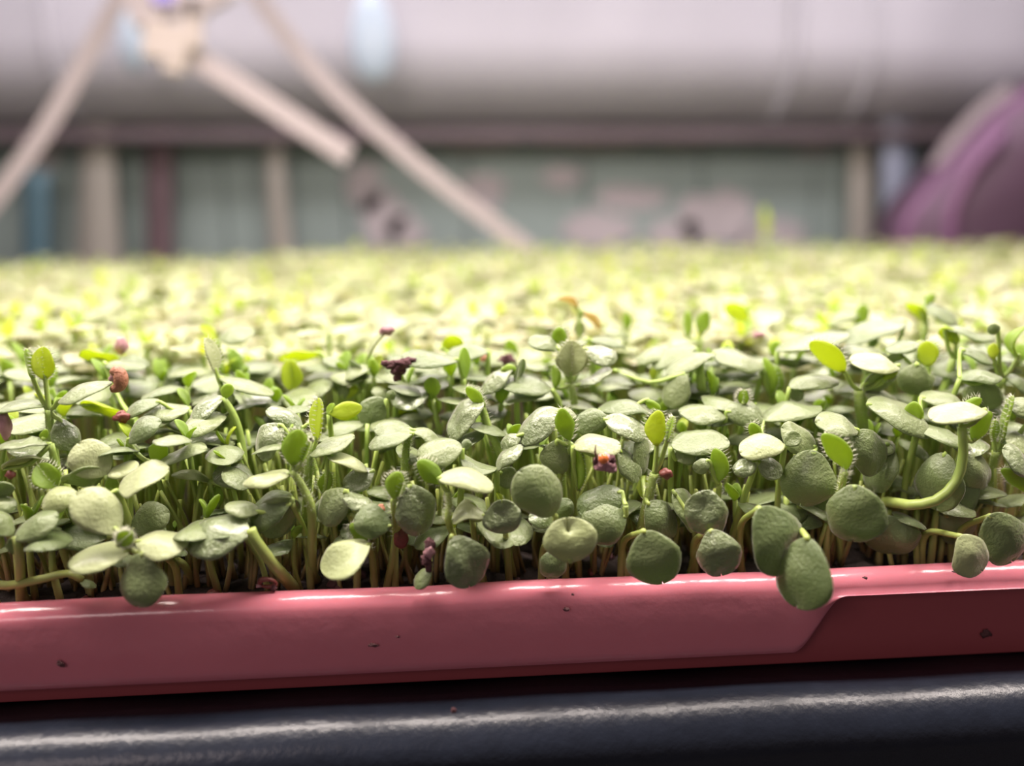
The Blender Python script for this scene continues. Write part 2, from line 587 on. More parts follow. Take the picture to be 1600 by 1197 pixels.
# ------------------------------------------------------------------ hand placed sprouts of the front rows
def build_leaf(kind, bx, by, tx, ty, m, Y, root_loc, o, seed):
    """kind: c cotyledon seen from above, u cotyledon seen from below, t young leaf, v young leaf seen from below"""
    Y2 = Y + o.get('y', 0) * MM
    pb = at(bx, by, Y2)
    pt = at(tx, ty, Y2 - o.get('dz', 0) * MM)
    a = pt - pb
    L = a.length
    a = a / L
    depth = (pb - CAM).dot(-BACK)
    pxm = depth / FPX
    mw = m * pxm
    asp = 0.80 if kind in 'cu' else 0.55
    W = max(mw, asp * L if m * 1.0 < asp * L / pxm else mw)
    view = (CAM - pb).normalized()
    e1 = view.cross(a)
    e1.normalize()
    e2 = a.cross(e1).normalized()
    th = math.acos(min(1.0, mw / W)) if W > 0 else 0
    best = None
    for sg in (1, -1):
        side = (e1 * math.cos(th) + e2 * math.sin(th) * sg).normalized()
        n_ = a.cross(side).normalized()
        for s2 in (1, -1):
            nn = n_ * s2
            facing = nn.dot(view)
            want = facing >= 0 if kind in 'ct' else facing < 0
            score = nn.z + (0 if want else -10)
            if best is None or score > best[0]:
                best = (score, side * s2, nn)
    _, side, nn = best
    wr = o.get('wr', 0.0)
    mat = o.get('mat') or ('cot' if kind in 'cu' else 'true')
    if wr >= 1.0 and mat == 'cot':
        mat = 'cotw'
    arch = o.get('arch', 0.13 if kind in 'cu' else 0.03)
    v, f, rim, mid = leaf_surface(pb - root_loc, a, side, nn, L, W, 'c' if kind in 'cu' else 't', arch,
                                  o.get('cup', 0.15 if kind in 'cu' else 0.02), o.get('fold', 0.0 if kind in 'cu' else 0.18),
                                  o.get('notch', 0.05 if kind == 'c' else 0.0), wr * 0.00028 + 0.00012,
                                  th=0.0004 if kind in 'cu' else 0.00055, N=14, K=10, seed=seed, lowf=0.0009 if kind in 'cu' else 0.0003, bend=o.get('bend', 0.06 * math.sin(seed * 7)))
    return v, f, rim, mid, M[mat], pb


sprouts = []


def P(label, Ymm, ap, leaves, base=None, path=None, hairy=0, r=0.62):
    """one sprout: apex pixel, its leaves, the way of its stem; hairy 0..3"""
    Y = Ymm * MM
    apex = at(ap[0], ap[1], Y)
    rr = random.Random(hash((ap[0], ap[1])) & 0xffff)
    if path:
        ctrl = [at(q[0], q[1], (q[2] if len(q) > 2 else Ymm) * MM) for q in path]
        foot = ctrl[-1].copy()
        if foot.z > SOIL + 0.001:
            foot = Vector((foot.x, max(0.004, foot.y + 0.003), SOIL - 0.0005))
            ctrl.append(foot)
        ctrl = [apex] + ctrl
    else:
        fx = apex.x + (base if base is not None else rr.uniform(-3, 3)) * MM
        foot = Vector((fx, max(0.0045, Y + rr.uniform(1, 5) * MM), SOIL - 0.0005))
        midp = apex.lerp(foot, 0.5) + Vector((rr.uniform(-1, 1) * MM, 0.001 if Y > 0.004 else 0.002, 0.001))
        if Y < 0.003:
            midp.y = max(midp.y, 0.003)
            midp.z = max(midp.z, 0.004)
        ctrl = [apex, midp, foot]
    root = empty('sprout', foot, label, 'seedling', 'seedlings in the front rows of the pink tray')
    pts = [q - foot for q in spline(ctrl, 16)]
    n = len(pts)
    rad = [r * MM * (0.72 + 0.35 * i / n) for i in range(n)]
    parts = [tube(pts, rad, 8)]
    spots = []
    tail = []
    for i, lf in enumerate(leaves):
        kind, bx, by, tx, ty, mm_ = lf[:6]
        o = lf[6] if len(lf) > 6 else {}
        v, f, rim, mid, mat, pb = build_leaf(kind, bx, by, tx, ty, mm_, Y, foot, o, i * 1.7 + ap[0] * 0.013)
        nm = 'cotyledon' if kind in 'cu' else 'young_leaf'
        ob = link(nm, v, f, mat, root)
        if o.get('lab'):
            ob['label'] = o['lab']
        tail.append(ob)
        if (pb - apex).length > 0.0006:
            lf_dir = (at(lf[3], lf[4], Y - o.get('dz', 0) * MM) - pb).normalized()
            mid_ = apex.lerp(pb, 0.5) - Vector((0, 0, 0.15)) * (pb - apex).length
            pp = [q - foot for q in spline([apex, mid_, pb, pb + lf_dir * 0.0008], 9)]
            parts.append(tube(pp, [0.00042 * (1 - 0.25 * k_ / len(pp)) for k_ in range(len(pp))], 6))
        if kind in 'tv' and (hairy or o.get('h')):
            hh = o.get('h', hairy)
            v, f = hairs([q for _ in range(int(2 * hh)) for q in rim] + [q for _ in range(int(hh)) for q in mid], rnd=rr)
            hobj = link('hairs', v, f, M['hair'], ob)
            hobj['kind'] = 'stuff'
    v, f = merge(parts)
    stem_ob = link('stem', v, f, M['stem'], root)
    if hairy:
        hs = []
        for _ in range(int(70 * hairy)):
            k_ = rr.uniform(0, n * (0.45 if hairy < 3 else 0.6))
            i0 = min(n - 2, int(k_))
            c = pts[i0].lerp(pts[i0 + 1], k_ - i0)
            d = Vector((rr.uniform(-1, 1), rr.uniform(-1, .6), rr.uniform(-.2, .5))).normalized()
            hs.append((c + d * rad[i0] * 0.8, d))
        spots += hs
    if spots:
        v, f = hairs(spots, rnd=rr)
        hobj = link('hairs', v, f, M['hair'], stem_ob)
        hobj['kind'] = 'stuff'
        hobj['label'] = 'fine pale hairs'
    sprouts.append(root)
    return root


G, Yl, W2 = dict(mat='pale'), dict(mat='yell'), dict(wr=2.0)
# --- left edge and left third
P('tall hairy sprout at the left edge holding up a folded yellow green leaf', 10, (76, 640),
  [('t', 71, 594, 67, 542, 33, dict(fold=.55, mat='yell', h=2)), ('v', 52, 592, 43, 545, 11, dict(h=2)), ('c', 70, 634, -10, 638, 16, dict(arch=.14)),
   ('c', 92, 626, 172, 598, 17, dict(arch=.12)), ('c', 92, 655, 118, 702, 38, dict(wr=1.0, cup=.2))], path=[(80, 680), (90, 750), (96, 840, 8)], hairy=3, r=.85)
P('sprout at the left edge with a grey wrinkled drooping leaf pair', 7, (80, 694), [('c', 76, 693, -4, 693, 17, W2), ('t', 66, 690, 72, 672, 12, {}), ('u', 5, 732, 70, 713, 14, G)], base=2)
P('sprout with shaded hairy leaf between the left tall sprout and the pale rosette', 5, (92, 765), [('t', 92, 762, 58, 726, 40, dict(fold=.5, h=2)), ('u', 97, 752, 160, 735, 30, {})])
P('sprout with a big light leaf just above the pale rosette at the left', 5, (166, 742),
  [('c', 166, 742, 122, 692, 64, dict(mat='pale', cup=.16)), ('c', 168, 741, 216, 727, 22, G), ('t', 178, 771, 174, 744, 20, {})], base=1)
P('sprout with the kidney shaped pale leaf reaching right above the rosette', 2, (184, 766), [('c', 186, 762, 262, 731, 42, dict(mat='pale', cup=-.06, bend=-.16)), ('c', 122, 775, 66, 788, 42, dict(mat='pale'))], base=0)
P('pale rosette sprout at the lower left, four light leaves around a hairy bud', -3, (196, 846),
  [('c', 184, 830, 118, 770, 66, dict(mat='pale', cup=.12, arch=.06)), ('c', 213, 846, 293, 843, 43, dict(mat='pale', arch=.05)), ('c', 203, 861, 108, 874, 42, dict(mat='pale', arch=.05)),
   ('t', 184, 852, 206, 832, 25, dict(h=3, mat='true', y=-1)), ('t', 205, 850, 190, 828, 14, dict(h=3))], hairy=2, path=[(205, 862, -1), (235, 866, 3), (285, 880, 6)])
P('sprout whose round dark olive leaf hangs over the rim below the rosette', -5, (222, 866), [('c', 222, 866, 216, 948, 64, dict(cup=.16))], base=1)
P('sprout with a broad shaded leaf behind the pale rosette', 5, (168, 838), [('c', 168, 838, 84, 832, 46, {}), ('c', 205, 828, 264, 800, 50, {})], base=-2)
P('sprout at the left edge with a folded shiny leaf beside the rosette', -1, (24, 838),
  [('c', 22, 838, 88, 806, 38, dict(wr=.6, cup=.2)), ('c', 20, 835, -12, 800, 30, {}), ('c', 22, 838, 28, 868, 30, {})], path=[(30, 860), (35, 930, 4)], r=.8)
P('sprout cut by the left frame edge with one rumpled leaf', 3, (-12, 780), [('c', -12, 780, 26, 796, 30, dict(wr=.8)), ('u', -8, 775, 20, 760, 24, {})])
P('sprout with a bright upright leaf right of the kidney shaped leaf', 8, (240, 725), [('v', 240, 723, 254, 690, 30, {}), ('c', 246, 722, 322, 700, 20, {}), ('c', 200, 690, 246, 655, 28, dict(cup=.2))])
P('sprout with a low pale leaf pointing left above the big wrinkled leaf', 9, (328, 752), [('c', 326, 752, 270, 736, 18, G), ('c', 397, 752, 333, 738, 40, {}), ('t', 340, 794, 337, 760, 20, {})])
P('sprout with the big wrinkled leaf above the rim at left centre and a withered stem', -2, (392, 826), [('c', 390, 828, 292, 852, 66, dict(wr=1.4, cup=.18, arch=.12))],
  path=[(402, 848), (430, 885, 0), (456, 915, 4)], r=1.05)
P('sprout with the cupped leaf folding over its shaded hollow', 1, (456, 785), [('c', 456, 775, 385, 818, 46, dict(cup=.25, arch=.16, y=1)), ('u', 458, 778, 418, 842, 60, dict(cup=-.15)), ('c', 405, 800, 352, 788, 26, {})], base=1)
P('sprout with a pale yellow wrinkled leaf and a bright upright leaf, hairy stem', 2, (456, 735),
  [('v', 457, 728, 468, 671, 40, dict(h=2, mat='true')), ('c', 453, 741, 381, 756, 28, dict(mat='pale', wr=1.2)), ('t', 470, 728, 485, 690, 12, dict(h=2))], path=[(475, 765), (487, 800), (488, 885, 6)], hairy=2, r=.8)
P('sprout with a narrow densely hairy spike and a long pale leaf', 7, (482, 710),
  [('t', 494, 690, 498, 622, 19, dict(fold=.1, h=4, mat='yell')), ('c', 484, 709, 555, 684, 26, dict(wr=.7)), ('c', 440, 664, 404, 716, 44, dict(wr=1.6))], path=[(482, 740), (478, 830, 9)], hairy=3, r=.8)
P('sprout with a rounded wrinkled leaf left of the hairy spike', 12, (472, 668), [('c', 472, 668, 417, 638, 30, dict(wr=1.0, cup=.18)), ('c', 478, 665, 500, 650, 20, {})])
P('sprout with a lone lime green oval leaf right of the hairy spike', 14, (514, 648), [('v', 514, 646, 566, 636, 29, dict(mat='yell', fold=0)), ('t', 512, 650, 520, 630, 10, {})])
P('sprout with a big folded dark leaf beside the lime oval leaf', 18, (603, 624), [('c', 602, 624, 566, 664, 44, dict(cup=.25)), ('c', 604, 622, 617, 612, 16, {})], base=2)
P('sprout with an arched narrow leaf and a curved thick stem, left centre', 16, (348, 621), [('c', 348, 621, 291, 664, 25, dict(arch=.16, wr=1.1)), ('v', 350, 622, 360, 600, 20, {})], path=[(368, 655), (380, 710), (384, 800, 14)], r=.8)
P('sprout with one long white backed leaf sloping right under an upright pale leaf', 22, (345, 600),
  [('c', 344, 590, 428, 614, 19, dict(arch=.1)), ('t', 338, 582, 322, 528, 22, dict(h=1, mat='pale')), ('u', 347, 602, 358, 637, 24, {})], base=-2, hairy=1)
P('sprout with a plump pale leaf left of the arched narrow leaf', 18, (296, 642), [('c', 296, 640, 237, 642, 27, dict(wr=.5)), ('c', 250, 628, 196, 645, 20, {})])
P('sprout with a yellow green leaf lit from behind, near the left edge', 34, (188, 562), [('u', 186, 560, 125, 554, 24, dict(mat='yell')), ('c', 188, 560, 232, 572, 18, {})])
P('sprout with a leaf sloping down to the left hull', 22, (212, 655), [('u', 200, 650, 125, 634, 18, dict(mat='yell')), ('c', 164, 570, 226, 572, 20, dict(y=8))])
P('sprout holding a pale heart shaped folded leaf, blurred, left centre', 30, (456, 612), [('t', 456, 612, 452, 562, 34, dict(fold=.5, mat='yell', h=1)), ('c', 458, 628, 520, 600, 18, {}), ('c', 452, 630, 400, 620, 16, {})])
P('sprout with a bright curled leaf tip beside a white leaf, left back', 42, (340, 532), [('t', 338, 532, 314, 508, 16, dict(mat='yell')), ('c', 342, 528, 398, 517, 24, {})])
P('sprout with a drooping stem tip still wearing its seed husk', 30, (566, 606), [('t', 574, 560, 600, 521, 7, dict(arch=.1, mat='pale')), ('u', 564, 604, 549, 562, 20, {}), ('u', 536, 624, 530, 588, 20, {}), ('v', 540, 622, 560, 604, 18, dict(mat='yell'))], base=-1)
P('sprout with a white leaf pointing to upper left behind the husk stem', 34, (552, 582), [('c', 550, 581, 503, 558, 17, {}), ('u', 500, 552, 436, 560, 13, dict(mat='yell'))])
# --- centre left
P('sprout with a white leaf carrying the dark soil clump', 22, (724, 592), [('c', 716, 563, 627, 555, 21, dict(arch=.07)), ('t', 728, 592, 726, 543, 17, dict(fold=.1))], path=[(724, 625), (730, 690, 23)], r=.7)
P('sprout with a broad white leaf right behind the clump leaf', 29, (764, 548), [('c', 762, 548, 699, 553, 25, {}), ('u', 690, 546, 722, 530, 24, dict(mat='yell', y=6))])
P('sprout with a sparkling rough leaf hanging left and a straight thick stem', 12, (752, 632),
  [('c', 754, 626, 702, 684, 42, dict(wr=2.2, cup=.1)), ('v', 757, 634, 729, 605, 18, dict(h=1)), ('v', 752, 640, 756, 628, 12, {})], path=[(762, 665), (782, 715), (790, 790, 14)], hairy=1, r=.85)
P('sprout with a rough rolled leaf ending in a green bulb', 19, (806, 582), [('c', 800, 575, 754, 617, 25, dict(wr=2.0)), ('v', 784, 577, 807, 576, 15, dict(mat='true')), ('u', 806, 600, 815, 560, 12, {})], base=1)
P('sprout with a wide flat leaf pointing left beside the rolled leaf', 19, (862, 608), [('c', 861, 607, 778, 596, 29, dict(wr=.5))], path=[(875, 635), (880, 700, 20)])
P('sprout behind the dark clump with a small curled leaf', 24, (618, 632), [('c', 634, 612, 663, 637, 13, dict(arch=.14)), ('u', 622, 665, 650, 640, 30, dict(mat='yell')), ('c', 612, 625, 580, 612, 16, {})], path=[(617, 660), (618, 720, 26)])
P('sprout with two pale leaves spread left and a third to the right, hairy stem', 7, (637, 684),
  [('c', 644, 677, 576, 697, 19, dict(y=-1.5)), ('c', 645, 672, 585, 668, 22, {}), ('c', 645, 672, 695, 694, 22, {})], path=[(634, 710), (632, 770, 9)], hairy=2, r=.75)
P('sprout with a broad pale leaf behind the white pointed leaf at centre', 3, (722, 700), [('c', 722, 698, 651, 716, 46, dict(cup=.14)), ('c', 722, 700, 735, 690, 16, {})], base=-1)
P('sprout with the white pointed leaf at centre and a bright hairy leaf behind it', -2, (700, 768),
  [('c', 686, 747, 772, 757, 38, dict(mat='pale', wr=.3)), ('v', 692, 757, 653, 720, 32, dict(h=2, mat='true', y=2))], path=[(702, 790), (700, 815), (712, 850, 4)], hairy=2, r=.6)
P('sprout with a wavy leaf pair right of centre, pale edges curling up', 4, (776, 734), [('c', 776, 732, 720, 707, 18, dict(arch=-.1)), ('c', 776, 734, 813, 694, 26, dict(wr=1.0)), ('u', 778, 736, 806, 755, 36, dict(y=2))])
P('sprout with a bright heart shaped hairy leaf between dark cotyledons', -1, (614, 782), [('v', 616, 780, 622, 736, 32, dict(h=2, mat='true')), ('t', 620, 778, 632, 752, 8, dict(h=2))], hairy=2)
P('sprout with a big dark ribbed leaf rising behind the red husk', 0, (628, 800), [('c', 640, 758, 655, 836, 66, dict(wr=1.0))], base=-2)
P('sprout with three dark leaves, one rough and shiny, left of centre', 1, (545, 800), [('c', 542, 766, 503, 818, 48, {}), ('c', 584, 796, 536, 774, 28, dict(wr=2.0)), ('c', 610, 822, 553, 814, 54, dict(y=-3))], base=0)
P('sprout with a small bright bud above the kidney leaf on the rim', -1, (570, 852), [('v', 572, 850, 548, 818, 24, dict(h=2)), ('c', 577, 850, 500, 888, 52, dict(mat='pale', cup=-.05, notch=.0, y=-2, dz=1, bend=.20)), ('v', 566, 848, 552, 838, 10, dict(h=2))], hairy=1)
P('sprout with a shaded upright leaf under the long pale leaf', 5, (506, 775), [('t', 506, 772, 514, 737, 22, dict(h=1)), ('c', 584, 736, 538, 762, 32, dict(wr=1.0)), ('c', 512, 712, 576, 733, 24, G)])
P('sprout with the big dark rough leaf hanging over the rim, centre', -5, (706, 838), [('c', 712, 838, 735, 920, 74, dict(wr=1.7, cup=.1)), ], base=1)
P('tiny sprout under the dark husks with one small dark leaf', -4, (674, 892), [('c', 673, 892, 648, 918, 25, {})], path=[(672, 870, -2), (670, 850, 2)], r=.4)
P('sprout with a cupped little leaf around a green bud, above the rim', -1, (738, 812), [('c', 758, 806, 706, 816, 32, dict(mat='pale', cup=-.25, y=-1)), ('t', 737, 806, 737, 785, 17, {})], base=2)
P('sprout with a dimpled heart leaf above the rim, left of the big round leaf', -2, (790, 834), [('c', 788, 834, 784, 780, 60, dict(wr=1.3, cup=-.2, notch=.14))], base=1)
P('sprout with the big smooth round leaf right of centre', -4, (868, 806), [('c', 866, 804, 812, 736, 78, dict(cup=.2, wr=.3))], base=0)
P('sprout with a rough small leaf under the big round leaf', 1, (868, 818), [('c', 868, 816, 826, 808, 26, dict(wr=1.4)), ('c', 866, 812, 892, 782, 34, dict(wr=.8))])
P('sprout with the pale heart shaped leaf hanging at centre right', -6, (890, 872), [('c', 892, 879, 886, 810, 84, dict(mat='pale', notch=.34, cup=.05, wr=.5))], base=1)
P('sprout with a shaded leaf below the pale heart leaf', -3, (864, 862), [('c', 866, 860, 862, 905, 44, {})], base=-1)
# --- centre
P('sprout with a bright tongue leaf standing over a dark round leaf, centre', 4, (892, 692), [('v', 891, 688, 877, 638, 30, dict(h=2, fold=.05)), ('c', 870, 688, 872, 742, 48, dict(cup=.2)), ('v', 904, 766, 903, 704, 18, dict(h=1))], hairy=2)
P('sprout with a broad silvery leaf sloping left, just left of the tongue leaf', 7, (874, 640), [('c', 873, 640, 813, 692, 44, dict(wr=1.2, arch=.13)), ('c', 876, 640, 902, 650, 12, {}), ('c', 812, 680, 784, 702, 24, dict(wr=1.5))], base=3)
P('tall hairy sprout with a folded pale leaf between two white cotyledons', 20, (893, 600),
  [('t', 892, 588, 893, 532, 50, dict(fold=.6, h=3, mat='pale')), ('v', 879, 540, 872, 511, 24, dict(mat='true', y=2, h=1)), ('c', 872, 546, 826, 531, 25, dict(y=1)), ('c', 912, 546, 964, 560, 30, dict(wr=1.4, y=1)),
   ('c', 904, 602, 956, 577, 15, dict(wr=1.2)), ('v', 868, 606, 868, 570, 12, dict(h=1))], path=[(897, 630), (903, 700, 21)], hairy=3, r=.85)
P('thin sprout with two small withered orange leaves sticking up', 42, (906, 500), [('v', 904, 482, 873, 464, 11, dict(mat='orange', arch=.15, lab='withered orange leaf')), ('v', 909, 486, 938, 513, 14, dict(mat='orange', arch=.12, lab='withered orange leaf')), ('t', 906, 528, 904, 500, 20, dict(mat='pale'))], r=.45)
P('sprout with one short upright green leaf right of the orange leaves', 52, (979, 520), [('v', 979, 516, 978, 488, 15, {}), ('c', 985, 528, 943, 514, 15, {})])
P('sprout with a long sloping white leaf right of the tall hairy sprout', 30, (926, 532), [('c', 924, 531, 979, 544, 16, {}), ('c', 918, 530, 890, 540, 14, {})])
P('sprout with two humped leaves pointing left, behind the sloping white leaf', 26, (1088, 544), [('c', 1086, 542, 1020, 573, 28, dict(cup=.18)), ('c', 1046, 546, 995, 566, 28, dict(cup=.18, y=2))], base=-2)
P('sprout with a clean white leaf sloping down left on a thick stem', 22, (1094, 562), [('c', 1117, 553, 1040, 583, 23, dict(wr=.1))], path=[(1094, 590), (1098, 650, 23)], r=.95)
P('sprout with a leaf seen broadside below the sloping white leaf', 19, (1070, 584), [('c', 1069, 583, 1046, 637, 42, {}), ('c', 962, 579, 1004, 594, 14, dict(y=6))])
P('sprout with a pair of upright leaves beyond the white sloping leaf', 44, (1094, 530), [('v', 1095, 524, 1105, 486, 23, dict(h=1)), ('v', 1075, 528, 1075, 486, 13, {})], path=[(1096, 560), (1100, 600, 45)])
P('sprout with a glowing yellow leaf at the back, right of centre', 58, (1168, 505), [('u', 1169, 503, 1136, 474, 25, dict(mat='yell')), ('v', 1140, 530, 1158, 515, 18, {})])
P('sprout with an arched white leaf above the orange seed', 13, (934, 642), [('c', 934, 641, 1022, 640, 23, dict(arch=.16)), ('v', 1008, 625, 1032, 640, 14, {})], base=3)
P('sprout with a dark drooping leaf left of the arched leaf', 9, (952, 656), [('c', 951, 654, 900, 668, 42, dict(cup=.2)), ('c', 945, 655, 1012, 676, 36, dict(wr=1.0, y=-1))])
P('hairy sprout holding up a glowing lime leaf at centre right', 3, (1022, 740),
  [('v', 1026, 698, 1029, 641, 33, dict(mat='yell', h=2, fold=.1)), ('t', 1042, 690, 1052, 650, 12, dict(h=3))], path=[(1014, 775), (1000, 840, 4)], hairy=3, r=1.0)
P('sprout with a broad white leaf right of the glowing lime leaf', 6, (1048, 700), [('c', 1050, 698, 1139, 687, 40, dict(wr=.8, arch=.1)), ('u', 1056, 718, 1086, 702, 34, {})], base=1)
P('sprout with a smooth oval white leaf behind the broad white leaf', 12, (1135, 650), [('c', 1133, 649, 1061, 644, 29, dict(wr=.1)), ('c', 1135, 643, 1193, 652, 43, dict(cup=.18))])
P('sprout with a wide white leaf and a small hairy bud behind it', 12, (1192, 658), [('c', 1193, 656, 1282, 634, 33, dict(wr=.2)), ('t', 1162, 634, 1163, 609, 17, dict(h=3, y=1)), ('v', 1186, 692, 1174, 661, 20, dict(h=1, y=-5))])
P('sprout with a small clean white oval leaf above two rough dark leaves', 2, (1226, 696), [('c', 1225, 694, 1156, 706, 42, dict(mat='pale', wr=.2)), ('u', 1226, 694, 1250, 680, 26, {})])
P('sprout with a bright tongue leaf under the broad white leaf', 2, (1124, 756), [('v', 1122, 754, 1119, 700, 30, dict(h=1, fold=.05)), ('c', 1108, 720, 1084, 735, 24, dict(wr=.6))], hairy=1)
P('sprout with a pale folded leaf behind the orange seed', 3, (896, 698), [('c', 896, 698, 970, 690, 36, dict(mat='pale', cup=.15)), ('c', 965, 702, 1002, 748, 30, dict(y=2))])
P('sprout with two big dark leaves stacked behind the pale heart leaf', -1, (978, 790), [('c', 972, 768, 903, 800, 56, dict(cup=.2, y=2)), ('c', 978, 806, 908, 826, 70, dict(cup=.16))], base=2)
P('sprout with a dull leaf behind the hairy lime sprout', 7, (1004, 745), [('c', 1004, 742, 1000, 684, 28, {}), ('c', 1012, 786, 1052, 842, 54, dict(y=-6, cup=.18))])
P('sprout with the frosty wrinkled round leaf at centre right', -3, (1122, 834), [('c', 1121, 836, 1094, 768, 66, dict(wr=2.4, cup=.14)), ('c', 1052, 768, 1092, 826, 42, dict(y=5))], base=-2)
P('sprout whose big round dark leaf rests against the rim, centre right', -6, (1006, 830), [('c', 1010, 830, 1036, 913, 87, dict(cup=.1, wr=.2))], base=-1)
P('sprout with a dark shiny leaf hanging below the frosty wrinkled leaf', -5, (1112, 830), [('c', 1114, 828, 1128, 903, 70, dict(wr=1.0, cup=.12))], base=1)
P('sprout with two rough small leaves spread like a moustache', 1, (1183, 722), [('c', 1184, 722, 1221, 742, 30, dict(wr=2.0, cup=.2)), ('c', 1182, 722, 1146, 738, 30, dict(wr=2.0, cup=.2)), ('t', 1183, 728, 1180, 714, 12, {})])
P('sprout with a dark oval leaf overlapping the lowest hanging leaf', -8, (1186, 794), [('c', 1188, 793, 1222, 896, 80, dict(cup=.1))], base=3)
P('sprout with the lowest hanging leaf, olive and drooping over the lip', -11, (1262, 842), [('c', 1266, 842, 1242, 950, 84, dict(cup=.1))], path=[(1250, 828, -6), (1232, 826, 1), (1225, 850, 5)])
# --- right third
P('sprout with the blunt folded leaf above the rim step, right', -6, (1336, 766), [('c', 1336, 758, 1332, 848, 92, dict(cup=.14, arch=.12, wr=.5))], base=2)
P('sprout with a dark leaf low behind the blunt folded leaf', 3, (1390, 810), [('c', 1388, 806, 1392, 868, 82, dict(cup=.12))])
P('sprout with a very big shaded leaf left of the bright tongue leaf, right', 2, (1272, 706), [('c', 1272, 704, 1250, 790, 82, dict(cup=.12)), ('c', 1272, 760, 1272, 802, 38, dict(y=2)), ('c', 1275, 700, 1222, 668, 44, dict(y=3))])
P('sprout with a bright tongue leaf hairy along its left edge, right', -3, (1322, 738), [('v', 1324, 733, 1288, 676, 34, dict(h=3, fold=.05)), ], path=[(1318, 750), (1300, 830, 5)], hairy=2)
P('sprout with a dimpled drooping leaf right of the bright tongue leaf', 4, (1338, 680), [('c', 1338, 674, 1372, 740, 58, dict(wr=.5, cup=.2)), ('c', 1340, 672, 1277, 655, 28, {}), ('c', 1388, 694, 1362, 768, 52, dict(y=3))])
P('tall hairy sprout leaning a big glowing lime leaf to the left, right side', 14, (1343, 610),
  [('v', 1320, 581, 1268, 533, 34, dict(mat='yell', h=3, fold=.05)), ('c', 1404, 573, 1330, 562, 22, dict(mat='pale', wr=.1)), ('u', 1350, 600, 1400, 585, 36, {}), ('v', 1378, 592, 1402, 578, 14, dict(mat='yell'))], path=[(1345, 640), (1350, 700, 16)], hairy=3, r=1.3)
P('sprout with an arched white leaf left of the tall lime sprout', 16, (1234, 606), [('c', 1234, 605, 1308, 590, 28, dict(arch=.16)), ('u', 1236, 606, 1250, 625, 20, {})])
P('sprout with a very long white leaf rising right, behind the lime leaf', 26, (1214, 550), [('c', 1213, 548, 1322, 516, 24, dict(arch=.08))], base=6)
P('sprout with a broad hazy white leaf left of the long rising leaf', 24, (1192, 574), [('c', 1192, 573, 1114, 550, 28, {}), ('c', 1188, 588, 1118, 588, 14, dict(arch=.12)), ('v', 1204, 618, 1197, 558, 18, dict(h=1)), ('v', 1216, 616, 1214, 572, 15, dict(h=1))])
P('sprout with a big white notched leaf over a dark bud, right', 7, (1440, 650), [('c', 1356, 632, 1454, 664, 46, dict(cup=.15, wr=.5)), ('v', 1432, 664, 1428, 627, 28, dict(fold=0, y=-1)), ('c', 1438, 622, 1512, 632, 29, dict(y=3))])
P('sprout on a thick bare stem that bends from horizontal to upright, right', -2, (1503, 668),
  [('c', 1540, 641, 1455, 650, 27, dict(mat='pale', wr=.1)), ('v', 1500, 648, 1532, 622, 16, dict(h=1, y=2)), ('v', 1519, 690, 1548, 643, 24, dict(h=2, y=2))],
  path=[(1505, 710), (1494, 752), (1462, 782), (1420, 789, 0), (1385, 784, 5), (1378, 800, 9)], r=.95)
P('sprout with a pale leaf half hidden behind the bent stem top', 5, (1432, 672), [('c', 1432, 670, 1514, 690, 28, dict(wr=.6))], base=2)
P('sprout with two overlapping shaded round leaves behind the bent stem', 1, (1482, 720), [('c', 1476, 708, 1462, 798, 66, dict(cup=.1, wr=.4)), ('c', 1478, 806, 1520, 748, 56, dict(y=2)), ('c', 1480, 790, 1500, 850, 56, dict(y=4))])
P('sprout with a small dark round leaf right of the bent stem', 3, (1508, 716), [('c', 1510, 713, 1548, 758, 48, dict(cup=.2))])
P('sprout with the pale oval leaf resting on the rim at the right', -6, (1502, 838), [('c', 1500, 838, 1538, 896, 60, dict(mat='pale', wr=.6, cup=.1))], base=1)
P('sprout with a large two tone leaf at the lower right corner of the bed', -4, (1548, 806), [('c', 1548, 804, 1584, 880, 72, dict(cup=.2, wr=.6))], base=2)
P('sprout at the right edge with a yellow rimmed hairy leaf', 1, (1612, 775), [('v', 1612, 772, 1568, 731, 28, dict(h=3)), ('c', 1612, 740, 1570, 700, 28, dict(wr=1.0)), ('c', 1616, 700, 1572, 686, 26, dict(y=3, wr=.8))], hairy=1)
P('hairy sprout at the right edge with thin forked shoots', 6, (1556, 705), [('t', 1563, 692, 1582, 618, 10, dict(h=4)), ('t', 1553, 690, 1556, 655, 10, dict(h=2)), ('c', 1620, 640, 1576, 632, 34, {})], hairy=2, r=.9)
P('sprout with a broad blue green leaf between the lime leaf and round lime leaf', 15, (1440, 575), [('c', 1432, 568, 1428, 618, 48, dict(cup=.14)), ('c', 1452, 610, 1446, 585, 18, {})])
P('sprout with a round lime leaf standing upright, hairy on its right', 16, (1451, 580), [('v', 1451, 573, 1448, 533, 31, dict(mat='yell', h=2, fold=0)), ('c', 1438, 536, 1386, 551, 22, dict(y=3)), ('u', 1412, 558, 1378, 560, 14, dict(y=3))], hairy=1)
P('sprout with a flat hazy leaf left of the round lime leaf', 24, (1386, 556), [('c', 1384, 556, 1320, 546, 26, {}), ('c', 1415, 504, 1320, 532, 28, dict(y=6))])
P('sprout with a single dark upright leaf at the back, right', 46, (1342, 515), [('v', 1341, 513, 1350, 475, 21, {}), ('c', 1296, 508, 1340, 488, 22, {})])
P('sprout with a white flat leaf on top and a glowing underside, right back', 24, (1490, 560), [('c', 1475, 512, 1552, 522, 13, dict(arch=.04)), ('u', 1494, 538, 1474, 510, 22, dict(mat='yell')), ('v', 1488, 560, 1506, 545, 10, {})], r=.9)
